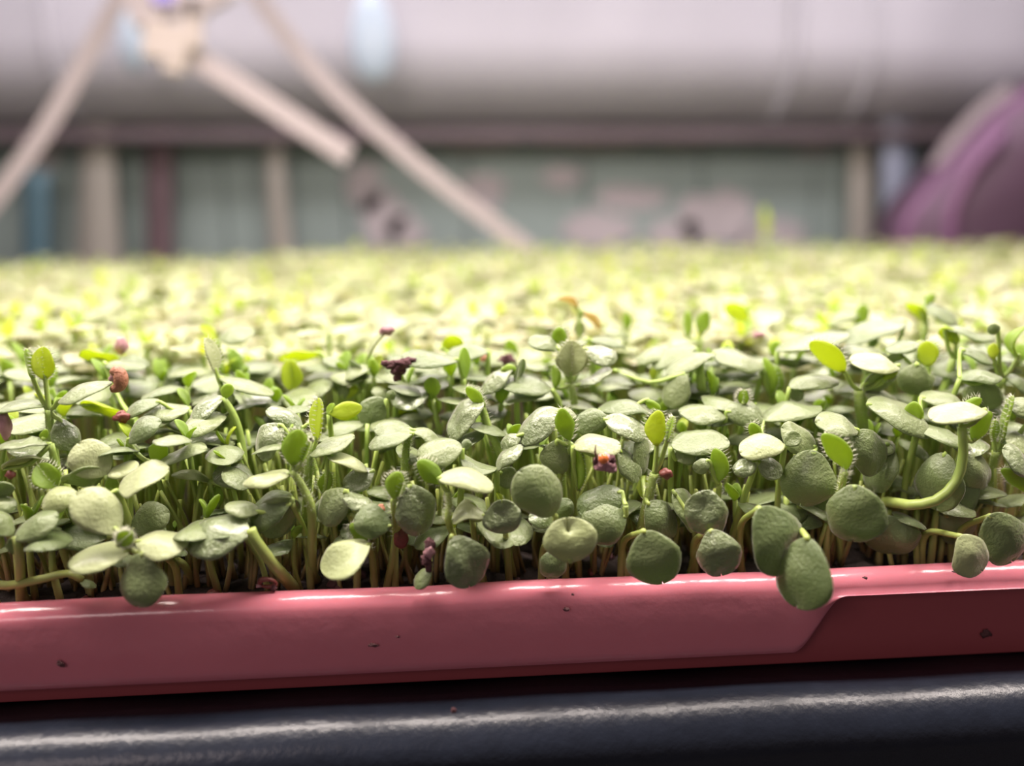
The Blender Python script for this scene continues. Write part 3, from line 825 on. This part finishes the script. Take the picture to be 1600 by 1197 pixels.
P('sprout with a two leaved top, one yellow and one white, right back', 38, (1447, 508), [('u', 1446, 502, 1420, 473, 20, dict(mat='yell')), ('c', 1440, 479, 1497, 502, 24, {}), ('v', 1447, 476, 1460, 460, 14, dict(mat='true'))], r=.8)
P('sprout with a leaf white above and blue green below, near the right edge', 12, (1500, 592), [('c', 1500, 592, 1562, 582, 26, {}), ('c', 1540, 596, 1535, 642, 58, dict(cup=.14)), ('c', 1500, 547, 1550, 562, 16, dict(y=4))])
P('sprout with a small lime bud on a branching stem near the right edge', 16, (1566, 590), [('v', 1553, 562, 1553, 536, 16, dict(mat='yell')), ('c', 1572, 592, 1612, 604, 20, {}), ('c', 1560, 520, 1545, 508, 18, {}), ('t', 1590, 560, 1600, 510, 14, dict(arch=.3))], r=.8)
P('fallen sprout lying along the soil at the lower left', 2, (128, 906), [('c', 126, 906, 150, 918, 12, {})], path=[(105, 896, 1), (60, 906, 1), (10, 915, 2), (-30, 910, 3)], r=.75)
P('tall blurred sprout rising above the far edge of the bed', 300, (1195, 376), [('t', 1195, 376, 1194, 322, 12, dict(mat='yell')), ('c', 1196, 378, 1215, 370, 8, {})])

# ------------------------------------------------------------------ sprouts filling the rows between and behind (individuals)
r2 = random.Random(11)


def proto(h, nc, seed, spread):
    """a seedling at the origin: list of (name, verts, faces, material)"""
    q = random.Random(seed)
    lean = Vector((q.uniform(-.18, .18), q.uniform(-.18, .18), 1)).normalized()
    top = lean * h
    pts = spline([top, top * 0.5 + Vector((q.uniform(-1, 1), q.uniform(-1, 1), 0)) * MM, Vector((0, 0, -0.0005))], 6)
    v, f = tube(pts, [0.00048 + 0.00015 * i / len(pts) for i in range(len(pts))], 6)
    res = [('stem', v, f, M['stem'])]
    az0 = q.uniform(0, 2 * math.pi)
    for k_ in range(2):
        az = az0 + k_ * math.pi + q.uniform(-.3, .3)
        el = spread + q.uniform(-.3, .3)
        a = Vector((math.cos(az) * math.cos(el), math.sin(az) * math.cos(el), math.sin(el)))
        side = Vector((-math.sin(az), math.cos(az), q.uniform(-.3, .3))).normalized()
        side = (side - a * side.dot(a)).normalized()
        n_ = a.cross(side)
        if n_.z < 0:
            n_ = -n_
            side = -side
        L = q.uniform(7.0, 9.2) * MM
        v, f, _, _ = leaf_surface(top + a * 0.0008, a, side, n_, L, L * q.uniform(.74, .95), 'c', q.uniform(.06, .16), q.uniform(.05, .22), 0, q.uniform(0, .12),
                                  q.uniform(0.00006, .00035), N=8, K=6, seed=seed + k_, droop=q.uniform(0, .25))
        res.append(('cotyledon', v, f, M['cotw'] if q.random() < .2 else M['cot']))
    for k_ in range(nc):
        az = az0 + math.pi / 2 + k_ * math.pi + q.uniform(-.3, .3)
        el = q.uniform(.9, 1.35)
        a = Vector((math.cos(az) * math.cos(el), math.sin(az) * math.cos(el), math.sin(el)))
        side = Vector((-math.sin(az), math.cos(az), 0))
        n_ = a.cross(side)
        n_, side = (-n_, -side) if n_.z < 0 else (n_, side)
        L = q.uniform(3.2, 5.2) * MM
        v, f, _, _ = leaf_surface(top, a, side, n_, L, L * .58, 't', .05, .02, .25, 0, 0.00005, th=.0005, N=6, K=4, seed=seed + k_)
        res.append(('young_leaf', v, f, M['yell'] if q.random() < .25 else M['true']))
    return res


protos = []
for i in range(14):
    root = empty('sprout', (0, 0, 0))
    h = 0.031
    short = i >= 9
    h = 0.016 if short else 0.0315
    for nm, v, f, mt in proto(h, 0 if (short and i % 2) else (2 if i % 3 else 1), 100 + i, r2.uniform(-.15, .35)):
        link(nm, v, f, mt, root)
    protos.append([root, [c for c in root.children], False])

need = 300 - len(sprouts)
cells = []
nrow = 0
placed = []
zones = [('left', -1, -0.33), ('middle', -0.33, 0.33), ('right', 0.33, 2)]
LAB = {
    ('front', 'left'): 'short seedling tucked in the shade under the left front leaves',
    ('front', 'middle'): 'short seedling tucked in the shade under the middle front leaves',
    ('front', 'right'): 'short seedling tucked in the shade under the right front leaves',
    ('back', 'left'): 'softly blurred seedling in the rows behind the left front leaves',
    ('back', 'middle'): 'softly blurred seedling in the rows behind the middle front leaves',
    ('back', 'right'): 'softly blurred seedling in the rows behind the right front leaves'}
yy = 0.0055
while len(placed) < need:
    depth = yy - CAM.y
    half = depth * 0.69 + 0.006
    step = 0.0062 if yy < 0.02 else 0.0072
    cx = CAM.x + depth * math.tan(math.radians(4.1))
    xx = cx - half + r2.uniform(0, step)
    while xx < cx + half and len(placed) < need:
        placed.append((xx + r2.uniform(-.3, .3) * step, yy + r2.uniform(-.3, .3) * step, (xx - cx) / half))
        xx += step
    yy += step * 0.98
YFIELD = yy
for X, Y, s in placed:
    front = Y < 0.030
    if Y < 0.012:
        pr = protos[9 + r2.randrange(5)]
        sc_ = r2.uniform(.55, .95)
    elif front:
        pr = protos[r2.randrange(9)]
        sc_ = r2.uniform(.58, .80) if Y < .02 else r2.uniform(.68, .92)
    else:
        pr = protos[r2.randrange(9)]
        sc_ = r2.uniform(.84, 1.0)
    if not pr[2]:
        root = pr[0]
        pr[2] = True
    else:
        root = pr[0].copy()
        C.objects.link(root)
        for ch in pr[1]:
            c2 = ch.copy()
            C.objects.link(c2)
            c2.parent = root
    root.location = (X, max(Y, 0.004), SOIL)
    root.rotation_euler = (r2.uniform(-.1, .1), r2.uniform(-.1, .1), r2.uniform(0, 6.28))
    k_ = 1.0 if sc_ > .8 else sc_ * 1.15
    root.scale = (k_, k_, sc_)
    z = 'left' if s < -.33 else ('middle' if s < .33 else 'right')
    fb = 'front' if front else 'back'
    tag(root, LAB[(fb, z)], 'seedling', ('shaded short seedlings, ' if front else 'blurred seedlings behind, ') + z)
for pr in protos:
    if not pr[2]:
        for ch in pr[1]:
            bpy.data.objects.remove(ch)
        bpy.data.objects.remove(pr[0])

# ------------------------------------------------------------------ the mass of seedlings beyond: one object
lib = []
for i in range(24):
    q = random.Random(500 + i)
    parts = []
    top = Vector((q.uniform(-3, 3), q.uniform(-3, 3), 31)) * MM
    parts.append(tube([top, top * 0.5, Vector((0, 0, 0))], [.0006, .0006, .0007], 4, False))
    az0 = q.uniform(0, 6.28)
    for k_ in range(2 + (2 if i % 2 else 1)):
        young = k_ >= 2
        az = az0 + k_ * math.pi + (math.pi / 2 if young else 0)
        el = q.uniform(.8, 1.4) if young else q.uniform(-.2, .5)
        a = Vector((math.cos(az) * math.cos(el), math.sin(az) * math.cos(el), math.sin(el)))
        side = Vector((-math.sin(az), math.cos(az), 0))
        n_ = a.cross(side)
        if n_.z < 0:
            n_, side = -n_, -side
        L = (q.uniform(3, 5.5) if young else q.uniform(7.0, 9.4)) * MM
        W_ = L * (.55 if young else .85)
        n0, k0 = 4, 2
        V = []
        for u in range(n0 + 1):
            us = u / n0
            pw = max(.12, (1 - abs(2 * us - 1) ** 2.3) ** .5)
            for v_ in (-1, 0, 1):
                V.append(top + a * (L * us) + side * (v_ * W_ * .5 * pw) + n_ * (L * (.4 * us * (1 - us)) - .08 * W_ * abs(v_)))
        F = [(u * 3 + j, (u + 1) * 3 + j, (u + 1) * 3 + j + 1, u * 3 + j + 1) for u in range(n0) for j in range(k0)]
        parts.append((V, F))
    V, F = merge(parts)
    lib.append((np.array([tuple(v) for v in V], np.float32), np.array(F, np.int32)))
AV, AF, AM, base_i = [], [], [], 0
yy = YFIELD
cnt = 0
while yy < TY1 - 0.004:
    depth = yy - CAM.y
    step = 0.0070 + 0.0026 * min(1, (yy - YFIELD) / 0.2)
    x0 = max(TX0 + 0.006, CAM.x - depth * 0.80)
    x1 = min(TX1 - 0.006, CAM.x + depth * 0.92)
    for xx in np.arange(x0, x1, step):
        v, f = lib[rng.integers(24)]
        an = rng.uniform(0, 6.28)
        c_, s_ = math.cos(an), math.sin(an)
        X = xx + rng.uniform(-.4, .4) * step
        Y = yy + rng.uniform(-.4, .4) * step
        hz = rng.uniform(.78, 1.05) + (0.10 if rng.random() < .04 else 0)
        # the bed grows a little lower towards its far left
        edge = min(1, max(0, (-0.10 - X * 1.0 + (0.38 - Y) * -0.4) / 0.04)) * min(1, max(0, (Y - 0.22) / 0.15))
        hz *= 1 - 0.16 * edge
        R = np.array([[c_, s_, 0], [-s_, c_, 0], [0, 0, hz]], np.float32)
        AV.append(v @ R + np.array([X, Y, SOIL], np.float32))
        AF.append(f + base_i)
        ml = np.full(len(f), 0, np.int32)
        ml[:8] = 4
        k_ = 8
        while k_ < len(f):
            ml[k_:k_ + 8] = rng.choice([0, 0, 0, 1, 1, 1]) if k_ < 24 else rng.choice([2, 2, 0, 3, 1, 0])
            k_ += 8
        AM.append(ml)
        base_i += len(v)
        cnt += 1
    yy += step
V = np.concatenate(AV)
F = np.concatenate(AF)
me = bpy.data.meshes.new('seedling_mass')
me.vertices.add(len(V))
me.vertices.foreach_set('co', V.ravel())
me.loops.add(len(F) * 4)
me.loops.foreach_set('vertex_index', F.ravel())
me.polygons.add(len(F))
me.polygons.foreach_set('loop_start', np.arange(len(F), dtype=np.int32) * 4)
me.update(calc_edges=True)
me.shade_smooth()
for q in ('field', 'pale', 'true', 'yell', 'stem'):
    me.materials.append(M[q])
me.polygons.foreach_set('material_index', np.concatenate(AM))
o = bpy.data.objects.new('seedling_mass', me)
C.objects.link(o)
tag(o, 'dense mass of blurred yellow green seedlings reaching the far end of the tray', 'seedlings', kind='stuff')
print('field plants', cnt, 'quads', len(F), 'heroes', len(sprouts), 'YFIELD', YFIELD)


# thicket of bare stems low between the seedlings of the front rows
parts = []
r3 = random.Random(21)
for _ in range(620):
    Y = r3.uniform(.006, .034)
    hw = (Y - CAM.y) * .72
    X = CAM.x + .009 + r3.uniform(-hw, hw)
    h = r3.uniform(.010, .021) if Y < .012 else r3.uniform(.014, .025)
    a = Vector((X, Y, SOIL - .0005))
    b2 = a + Vector((r3.gauss(0, .0022), r3.gauss(0, .0012), h))
    b2.y = max(b2.y, .0035)
    m_ = a.lerp(b2, .5) + Vector((r3.gauss(0, .0012), r3.gauss(0, .0006), 0))
    pp = spline([a, m_, b2], 6)
    q = r3.uniform(.00032, .00055)
    parts.append(tube(pp, [q * (1 - .35 * i / len(pp)) for i in range(len(pp))], 5))
v, f = merge(parts)
thicket = link('stem_thicket', v, f, M['stem'])
tag(thicket, 'thicket of thin bare stems low between the front seedlings', 'stems', kind='stuff')

# ------------------------------------------------------------------ husks, seeds and crumbs
def lump(name, px, py, Y, rx, ry, rz, mat, label, cat, seed, rough=.35, ang=0.0, freq=1.6, parent=None, ref=None):
    c = at(px, py, Y * MM)
    V, F = [], []
    n1, n2 = 10, 14
    for i in range(n1 + 1):
        th = math.pi * i / n1
        for j in range(n2):
            ph = 2 * math.pi * j / n2
            d = Vector((math.sin(th) * math.cos(ph), math.sin(th) * math.sin(ph), math.cos(th)))
            k_ = 1 + rough * (noise.noise(d * freq + Vector((seed, 0, 0))) * 1.6 + .5 * noise.noise(d * freq * 3 + Vector((0, seed, 0))))
            p_ = Vector((d.x * rx, d.y * ry, d.z * rz)) * MM * k_
            p_ = Matrix.Rotation(ang, 3, 'Y') @ p_
            V.append(p_)
    for i in range(n1):
        for j in range(n2):
            j2 = (j + 1) % n2
            F.append((i * n2 + j, (i + 1) * n2 + j, (i + 1) * n2 + j2, i * n2 + j2))
    if parent is not None:
        return link(name, [v + c - ref for v in V], F, mat, parent)
    ob = link(name, V, F, mat, None, c)
    tag(ob, label, cat)
    return ob


# dark clump on the white leaf
c = at(618, 575, 20 * MM)
cl = empty('soil_clump', c, 'dark maroon soil clump hanging off the tip of a white leaf', 'soil clump')
for i, (px, py, a_, b_, c_) in enumerate([(632, 567, 1.7, 1.0, .8), (612, 570, 1.3, .8, .7), (622, 577, 1.4, .9, 1.0), (621, 588, .7, .6, 1.0), (602, 568, .8, .5, .5), (640, 563, 1.3, .7, .5)]):
    lump('crumb', px, py, 20, a_, b_, c_, M['crumb'], None, None, i * 3.1, .38, parent=cl, ref=c, freq=1.7)
# amber seed in its torn husk
c = at(944, 720, -3 * MM)
cl = empty('opened_seed', c, 'orange seed sitting in a torn mauve husk, centre right', 'seed')
lump('husk', 946, 724, -2.4, 1.5, 1.0, 1.3, M['huskp'], None, None, 4.2, .45, parent=cl, ref=c, freq=2)
lump('seed', 943, 717, -3.9, .8, .6, .8, M['amber'], None, None, 1.2, .05, parent=cl, ref=c)
for i, (px, py, a_, b_, c_) in enumerate([(931, 720, .35, .3, .7), (957, 718, .5, .4, .6), (954, 733, .9, .5, .5), (936, 730, .7, .5, .5)]):
    lump('husk_flap', px, py, -2.8, a_, b_, c_, M['crumb'] if i < 2 else M['huskp'], None, None, i * 2.2, .5, parent=cl, ref=c, freq=2)
vv, ff = tube([at(932, 718, -.003) - c, at(930, 706, -.003) - c, at(931, 695, -.003) - c], [.0002, .00015, .00008], 6)
link('bristle', vv, ff, M['crumb'], cl)
# curled brown hull at left
c = at(180, 596, 10 * MM)
cl = empty('seed_hull', c, 'curled tan seed hull on the leaf tip at the left', 'seed husk')
pts = spline([at(174, 583, .010) - c, at(184, 580, .010) - c, at(189, 592, .010) - c, at(186, 604, .010) - c, at(174, 609, .010) - c], 14)
vv, ff = tube(pts, [0.0004 + .0007 * math.sin(math.pi * (i + .6) / (len(pts) + .2)) for i in range(len(pts))], 9)
link('shell', vv, ff, M['husk'], cl)
lump('inner_kernel', 178, 590, 10.3, .7, .5, .9, M['huskp'], None, None, 2.2, .3, parent=cl, ref=c)
# husk cap on the drooping tip
lump('seed_hull', 604, 516, 30, 1.4, .8, .8, M['huskp'], 'mauve seed husk capping the drooping stem tip at the back', 'seed husk', 7.7, .4, ang=-.2)
lump('seed_hull', 190, 540, 36, 1.1, .8, 1.6, M['huskp'], 'blurred mauve husk standing on a leaf at the left back', 'seed husk', 5.1, .25)
lump('seed_hull', 1305, 529, 24, 1.5, .7, .7, M['huskp'], 'mauve husk behind the glowing lime leaf at the right', 'seed husk', 3.3, .35, ang=.2)
lump('seed_hull', 1186, 523, 36, 1.3, .7, .7, M['huskp'], 'faint mauve husk on white leaves, right of centre at the back', 'seed husk', 9.3, .35)
lump('seed_hull', 1041, 740, 2, 1.05, .8, .9, M['huskr'], 'shiny red brown seed hull under the glowing lime leaf', 'seed husk', 1.9, .2, ang=.3)
lump('seed_hull', 627, 840, 3, 1.2, .9, 1.9, M['huskr'], 'upright dark red seed hull under the big dark ribbed leaf', 'seed husk', 6.6, .12, ang=.15)
lump('seed_hull', 594, 797, 1, .75, .6, 1.0, M['husk'], 'small tan seed hull between two dark leaves left of centre', 'seed husk', 8.6, .15, ang=.5)
lump('soil_clump', 791, 561, 32, 1.6, 1.0, .9, M['crumb'], 'blurred dark clump under a white leaf, behind the rolled leaf', 'soil clump', 2.6, .5)
lump('seed_hull', 757, 560, 33, 1.0, .7, .6, M['husk'], 'tiny orange tan husk beside the blurred dark clump', 'seed husk', 2.9, .4)
lump('seed_hull', 190, 652, 16, 1.2, .8, .9, M['huskr'], 'dark red husk hidden behind a leaf at the left', 'seed husk', 3.9, .35)
lump('seed_hull', 16, 742, 5, .7, .5, .6, M['huskr'], 'small red husk at the left edge under pale leaves', 'seed husk', 4.4, .3)
lump('seed_hull', 8, 665, 9, .9, .7, 2.2, M['huskp'], 'pink husk cut by the left edge of the picture', 'seed husk', 4.9, .2)
# dark husks over the small leaf at the rim
c = at(668, 865, -4 * MM)
cl = empty('seed_hull', c, 'stacked dark purple husks dangling above the rim at centre', 'seed husk')
lump('upper_husk', 671, 850, -4, .85, .7, .8, M['crumb'], None, None, 1.1, .35, parent=cl, ref=c)
lump('pale_kernel', 671, 862, -4.3, .8, .7, 1.1, M['huskp'], None, None, 2.1, .25, parent=cl, ref=c)
lump('lower_husk', 666, 874, -4, .95, .7, .8, M['crumb'], None, None, 3.1, .4, parent=cl, ref=c)
lump('lower_husk', 670, 886, -4, .5, .5, .9, M['crumb'], None, None, 3.6, .3, parent=cl, ref=c)
# open husk ring lying on the rim
c = at(418, 913, -0.4 * MM)
cl = empty('seed_hull', c, 'open dark red husk ring lying on the pink rim, left of centre', 'seed husk')
ring = [at(418 + 13 * math.cos(t), 911 + 8 * math.sin(t), -0.0006) - c + Vector((0, .0004 * math.sin(t), 0)) for t in [i * math.pi / 6 for i in range(13)]]
vv, ff = tube(ring, [.00035 + .0001 * math.sin(i) for i in range(13)], 7)
link('husk_ring', vv, ff, M['huskr'], cl)
lump('husk_flap', 404, 915, -.6, .5, .3, .3, M['huskp'], None, None, 3.1, .4, parent=cl, ref=c)
lump('husk_flap', 428, 919, -.8, .4, .3, .5, M['crumb'], None, None, 5.1, .4, parent=cl, ref=c)
# specks on the lip
spk = [(95, 1037, -4.3, .45, .2, .6, -.7, 'dark speck stuck low on the lip near the left edge'), (583, 1008, -4.3, .7, .2, .3, .1, 'brown speck stuck on the lip left of centre'),
       (621, 995, -4.3, .3, .15, .15, .2, 'tiny brown speck right of the larger speck on the lip'), (885, 952, -4.2, .45, .2, .3, .3, 'reddish speck stuck on the lip at centre'),
       (895, 929, -3.9, .2, .15, .18, 0, 'tiny black speck high on the lip at centre'), (1541, 990, .2, .9, .3, .7, .2, 'dark smear of soil on the recessed tray wall at the right'),
       (1493, 894, -3.3, .6, .15, .16, .25, 'thin dark fibre on the lip right of the blunt folded leaf'), (1352, 903, -3.6, .45, .15, .2, .3, 'small dark speck on the lip under the blunt folded leaf'),
       (709, 1110, -13.2, .4, .2, .4, 0, 'dark pit on the black shelf rail at centre')]
for i, (px, py, Y, a_, b_, c_, an, lb) in enumerate(spk):
    lump('speck', px, py, Y, a_, b_, c_, M['crumb'], lb, 'speck', i * 1.7, .4, ang=an)
# crumbs strewn on the soil just behind the rim
for i in range(46):
    X = r2.uniform(-.085, .1)
    Y = r2.uniform(.004, .03)
    rr_ = r2.uniform(.6, 1.5)
    V, F = [], []
    for a in range(5):
        th = math.pi * a / 4
        for b in range(7):
            ph = 2 * math.pi * b / 7
            k_ = rr_ * MM * r2.uniform(.7, 1.2)
            V.append(Vector((math.sin(th) * math.cos(ph) * k_, math.sin(th) * math.sin(ph) * k_, math.cos(th) * k_ * .8)))
    for a in range(4):
        for b in range(7):
            F.append((a * 7 + b, (a + 1) * 7 + b, (a + 1) * 7 + (b + 1) % 7, a * 7 + (b + 1) % 7))
    ob = link('soil_crumb', V, F, M['crumb'] if i % 3 else M['huskr'], None, Vector((X, Y, SOIL + .0004)))
    tag(ob, 'small dark crumb on the soil between the stems behind the rim', 'soil crumb', 'crumbs on the soil behind the rim')

# ------------------------------------------------------------------ blurred straps, clip, purple bag
strap_m = plain('white_webbing', (0.42, 0.37, 0.38), 0.55, bump=.4, bscale=600)
clip_m = plain('cream_clip_plastic', (0.48, 0.42, 0.39), 0.5)


def strap(label, pts, wmm, thick=1.2, name='strap', cat='strap'):
    P_ = [at(a, b, y) for a, b, y in pts]
    base = P_[-1].copy()
    pp = [q - base for q in spline(P_, 12)]
    V, F = [], []
    for i, q in enumerate(pp):
        t = (pp[min(i + 1, len(pp) - 1)] - pp[max(i - 1, 0)]).normalized()
        s = t.cross(Vector((0, 1, 0))).normalized() * wmm * MM / 2
        d = Vector((0, thick * MM, 0))
        V += [q - s, q + s, q + s + d, q - s + d]
    for i in range(len(pp) - 1):
        o_ = i * 4
        for k_ in range(4):
            F.append((o_ + k_, o_ + (k_ + 1) % 4, o_ + 4 + (k_ + 1) % 4, o_ + 4 + k_))
    F.append((0, 1, 2, 3))
    F.append(tuple(reversed([(len(pp) - 1) * 4 + k_ for k_ in range(4)])))
    ob = link(name, V, F, strap_m, None, base, smooth=False)
    b = ob.modifiers.new('bevel', 'BEVEL')
    b.width = .0004
    tag(ob, label, cat)
    return ob


strap('long white strap slanting down right to the far edge of the bed', [(370, -60, .43), (420, 20, .43), (520, 140, .43), (680, 280, .43), (840, 400, .43)], 11)
strap('short white strap end sticking out right of the cream clip', [(290, 84, .40), (340, 112, .40), (450, 182, .40), (545, 244, .40)], 13)
strap('white strap slanting down to the left edge of the picture', [(205, -40, .42), (150, 60, .42), (80, 185, .42), (22, 270, .42), (-40, 350, .42)], 11)
c = at(272, 70, .395)
cl = empty('strap_clip', c, 'cream plastic clip at upper left joining the white straps', 'clip')


def tilt_box(name, px, py, Y, w_, h_, d_, ang, mat):
    o_ = box(name, -w_ / 2, w_ / 2, -d_ / 2, d_ / 2, -h_ / 2, h_ / 2, mat, cl, .002)
    o_.location = at(px, py, Y) - c
    o_.rotation_euler = (0, ang, 0)


tilt_box('clip_body', 262, 66, .395, .026, .022, .010, .2, clip_m)
tilt_box('clip_tongue', 272, 100, .395, .012, .012, .008, .1, clip_m)
tilt_box('clip_arm', 300, 35, .395, .012, .030, .008, .1, clip_m)
tilt_box('buckle', 245, 5, .395, .034, .020, .010, -.3, strap_m)
tilt_box('buckle_pin', 255, -4, .388, .012, .008, .006, 0, plain('violet_plastic', (.35, .3, .75), .4))
tilt_box('buckle', 325, 2, .395, .032, .012, .008, -.5, strap_m)

# glossy pale blue ovals standing in for light reflections on the sheeting
def drop(px, py, rx, rz, label):
    q = at(px, py, 0.50)
    V, F = [], []
    for i in range(13):
        th = math.pi * i / 12
        for j in range(16):
            ph = 2 * math.pi * j / 16
            V.append(Vector((rx * math.sin(th) * math.cos(ph), .006 * math.sin(th) * math.sin(ph), rz * math.cos(th) * (1 + .15 * math.cos(th)))))
    for i in range(12):
        for j in range(16):
            F.append((i * 16 + j, (i + 1) * 16 + j, (i + 1) * 16 + (j + 1) % 16, i * 16 + (j + 1) % 16))
    root = empty('reflection_spot', q, label, 'tag')
    link('disc', V, F, plain('pale_blue_reflection', (.38, .46, .54), .3), root)
    vv, ff = tube([Vector((0, 0, rz)), Vector((0.001, 0.01, rz + .05)), Vector((0, .012, .20))], [.0006] * 3, 6)
    link('cord', vv, ff, strap_m, root)


drop(582, 68, .016, .032, 'pale blue oval shaped as a light reflection before the grey sheeting')
drop(206, 62, .009, .026, 'small pale blue oval shaped as a light reflection left of the cream clip')

# purple bag at the right
pur = plain('purple_fabric', (.11, .06, .10), .6, bump=.4, bscale=120, var=.15, vscale=30)
purl = plain('purple_piping', (.19, .085, .175), .5)
outline = [(1390, 420), (1392, 380), (1400, 345), (1425, 308), (1465, 268), (1500, 228), (1545, 182), (1600, 140), (1680, 100), (1780, 90), (1880, 120), (1950, 200), (1980, 320), (1985, 470), (1390, 470)]
O = [at(a, b, .50) for a, b in outline]
c = at(1640, 470, .50)
bag = empty('purple_bag', Vector((c.x, .50, -.05)), 'large rounded purple bag cut by the right edge of the picture', 'bag')
bl = Vector((c.x, .50, -.05))
cen = sum(O, Vector()) / len(O)
rings = [(1.0, 0.0), (.985, -.012), (.93, -.026), (.80, -.036), (.55, -.042), (.25, -.044)]
fine = []
for i in range(len(O)):
    a, b = O[i], O[(i + 1) % len(O)]
    fine += [a.lerp(b, t / 4) for t in range(4)]
V, F = [], []
for s_, dy in rings:
    for q in fine:
        V.append(cen + (q - cen) * s_ + Vector((0, dy, 0)) - bl)
n = len(fine)
for r_ in range(len(rings) - 1):
    for i in range(n):
        i2 = (i + 1) % n
        F.append((r_ * n + i, r_ * n + i2, (r_ + 1) * n + i2, (r_ + 1) * n + i))
F.append(tuple((len(rings) - 1) * n + i for i in range(n)))
off_ = len(V)
V += [q + Vector((0, .03, 0)) - bl for q in fine]
for i in range(n):
    i2 = (i + 1) % n
    F.append((i2, i, off_ + i, off_ + i2))
F.append(tuple(reversed(range(off_, off_ + n))))
link('bag_body', V, F, pur, bag)
vv, ff = tube([q - bl + Vector((0, -.012, 0)) for q in spline([O[i] + Vector((.004, 0, -.002)) for i in range(1, 9)], 24)], [.0055] * 22, 8)
link('piping', vv, ff, purl, bag)
vv, ff = tube([at(a, b, .462) - bl for a, b in [(1484, 450), (1482, 380), (1490, 320), (1520, 262), (1570, 205)]], [.005] * 5, 8)
link('piping', vv, ff, purl, bag)
strap('pale strip lying along the upper edge of the purple bag', [(1580, 140, .505), (1535, 172, .505), (1490, 220, .505), (1462, 262, .505)], 10, name='fabric_strip', cat='strip')
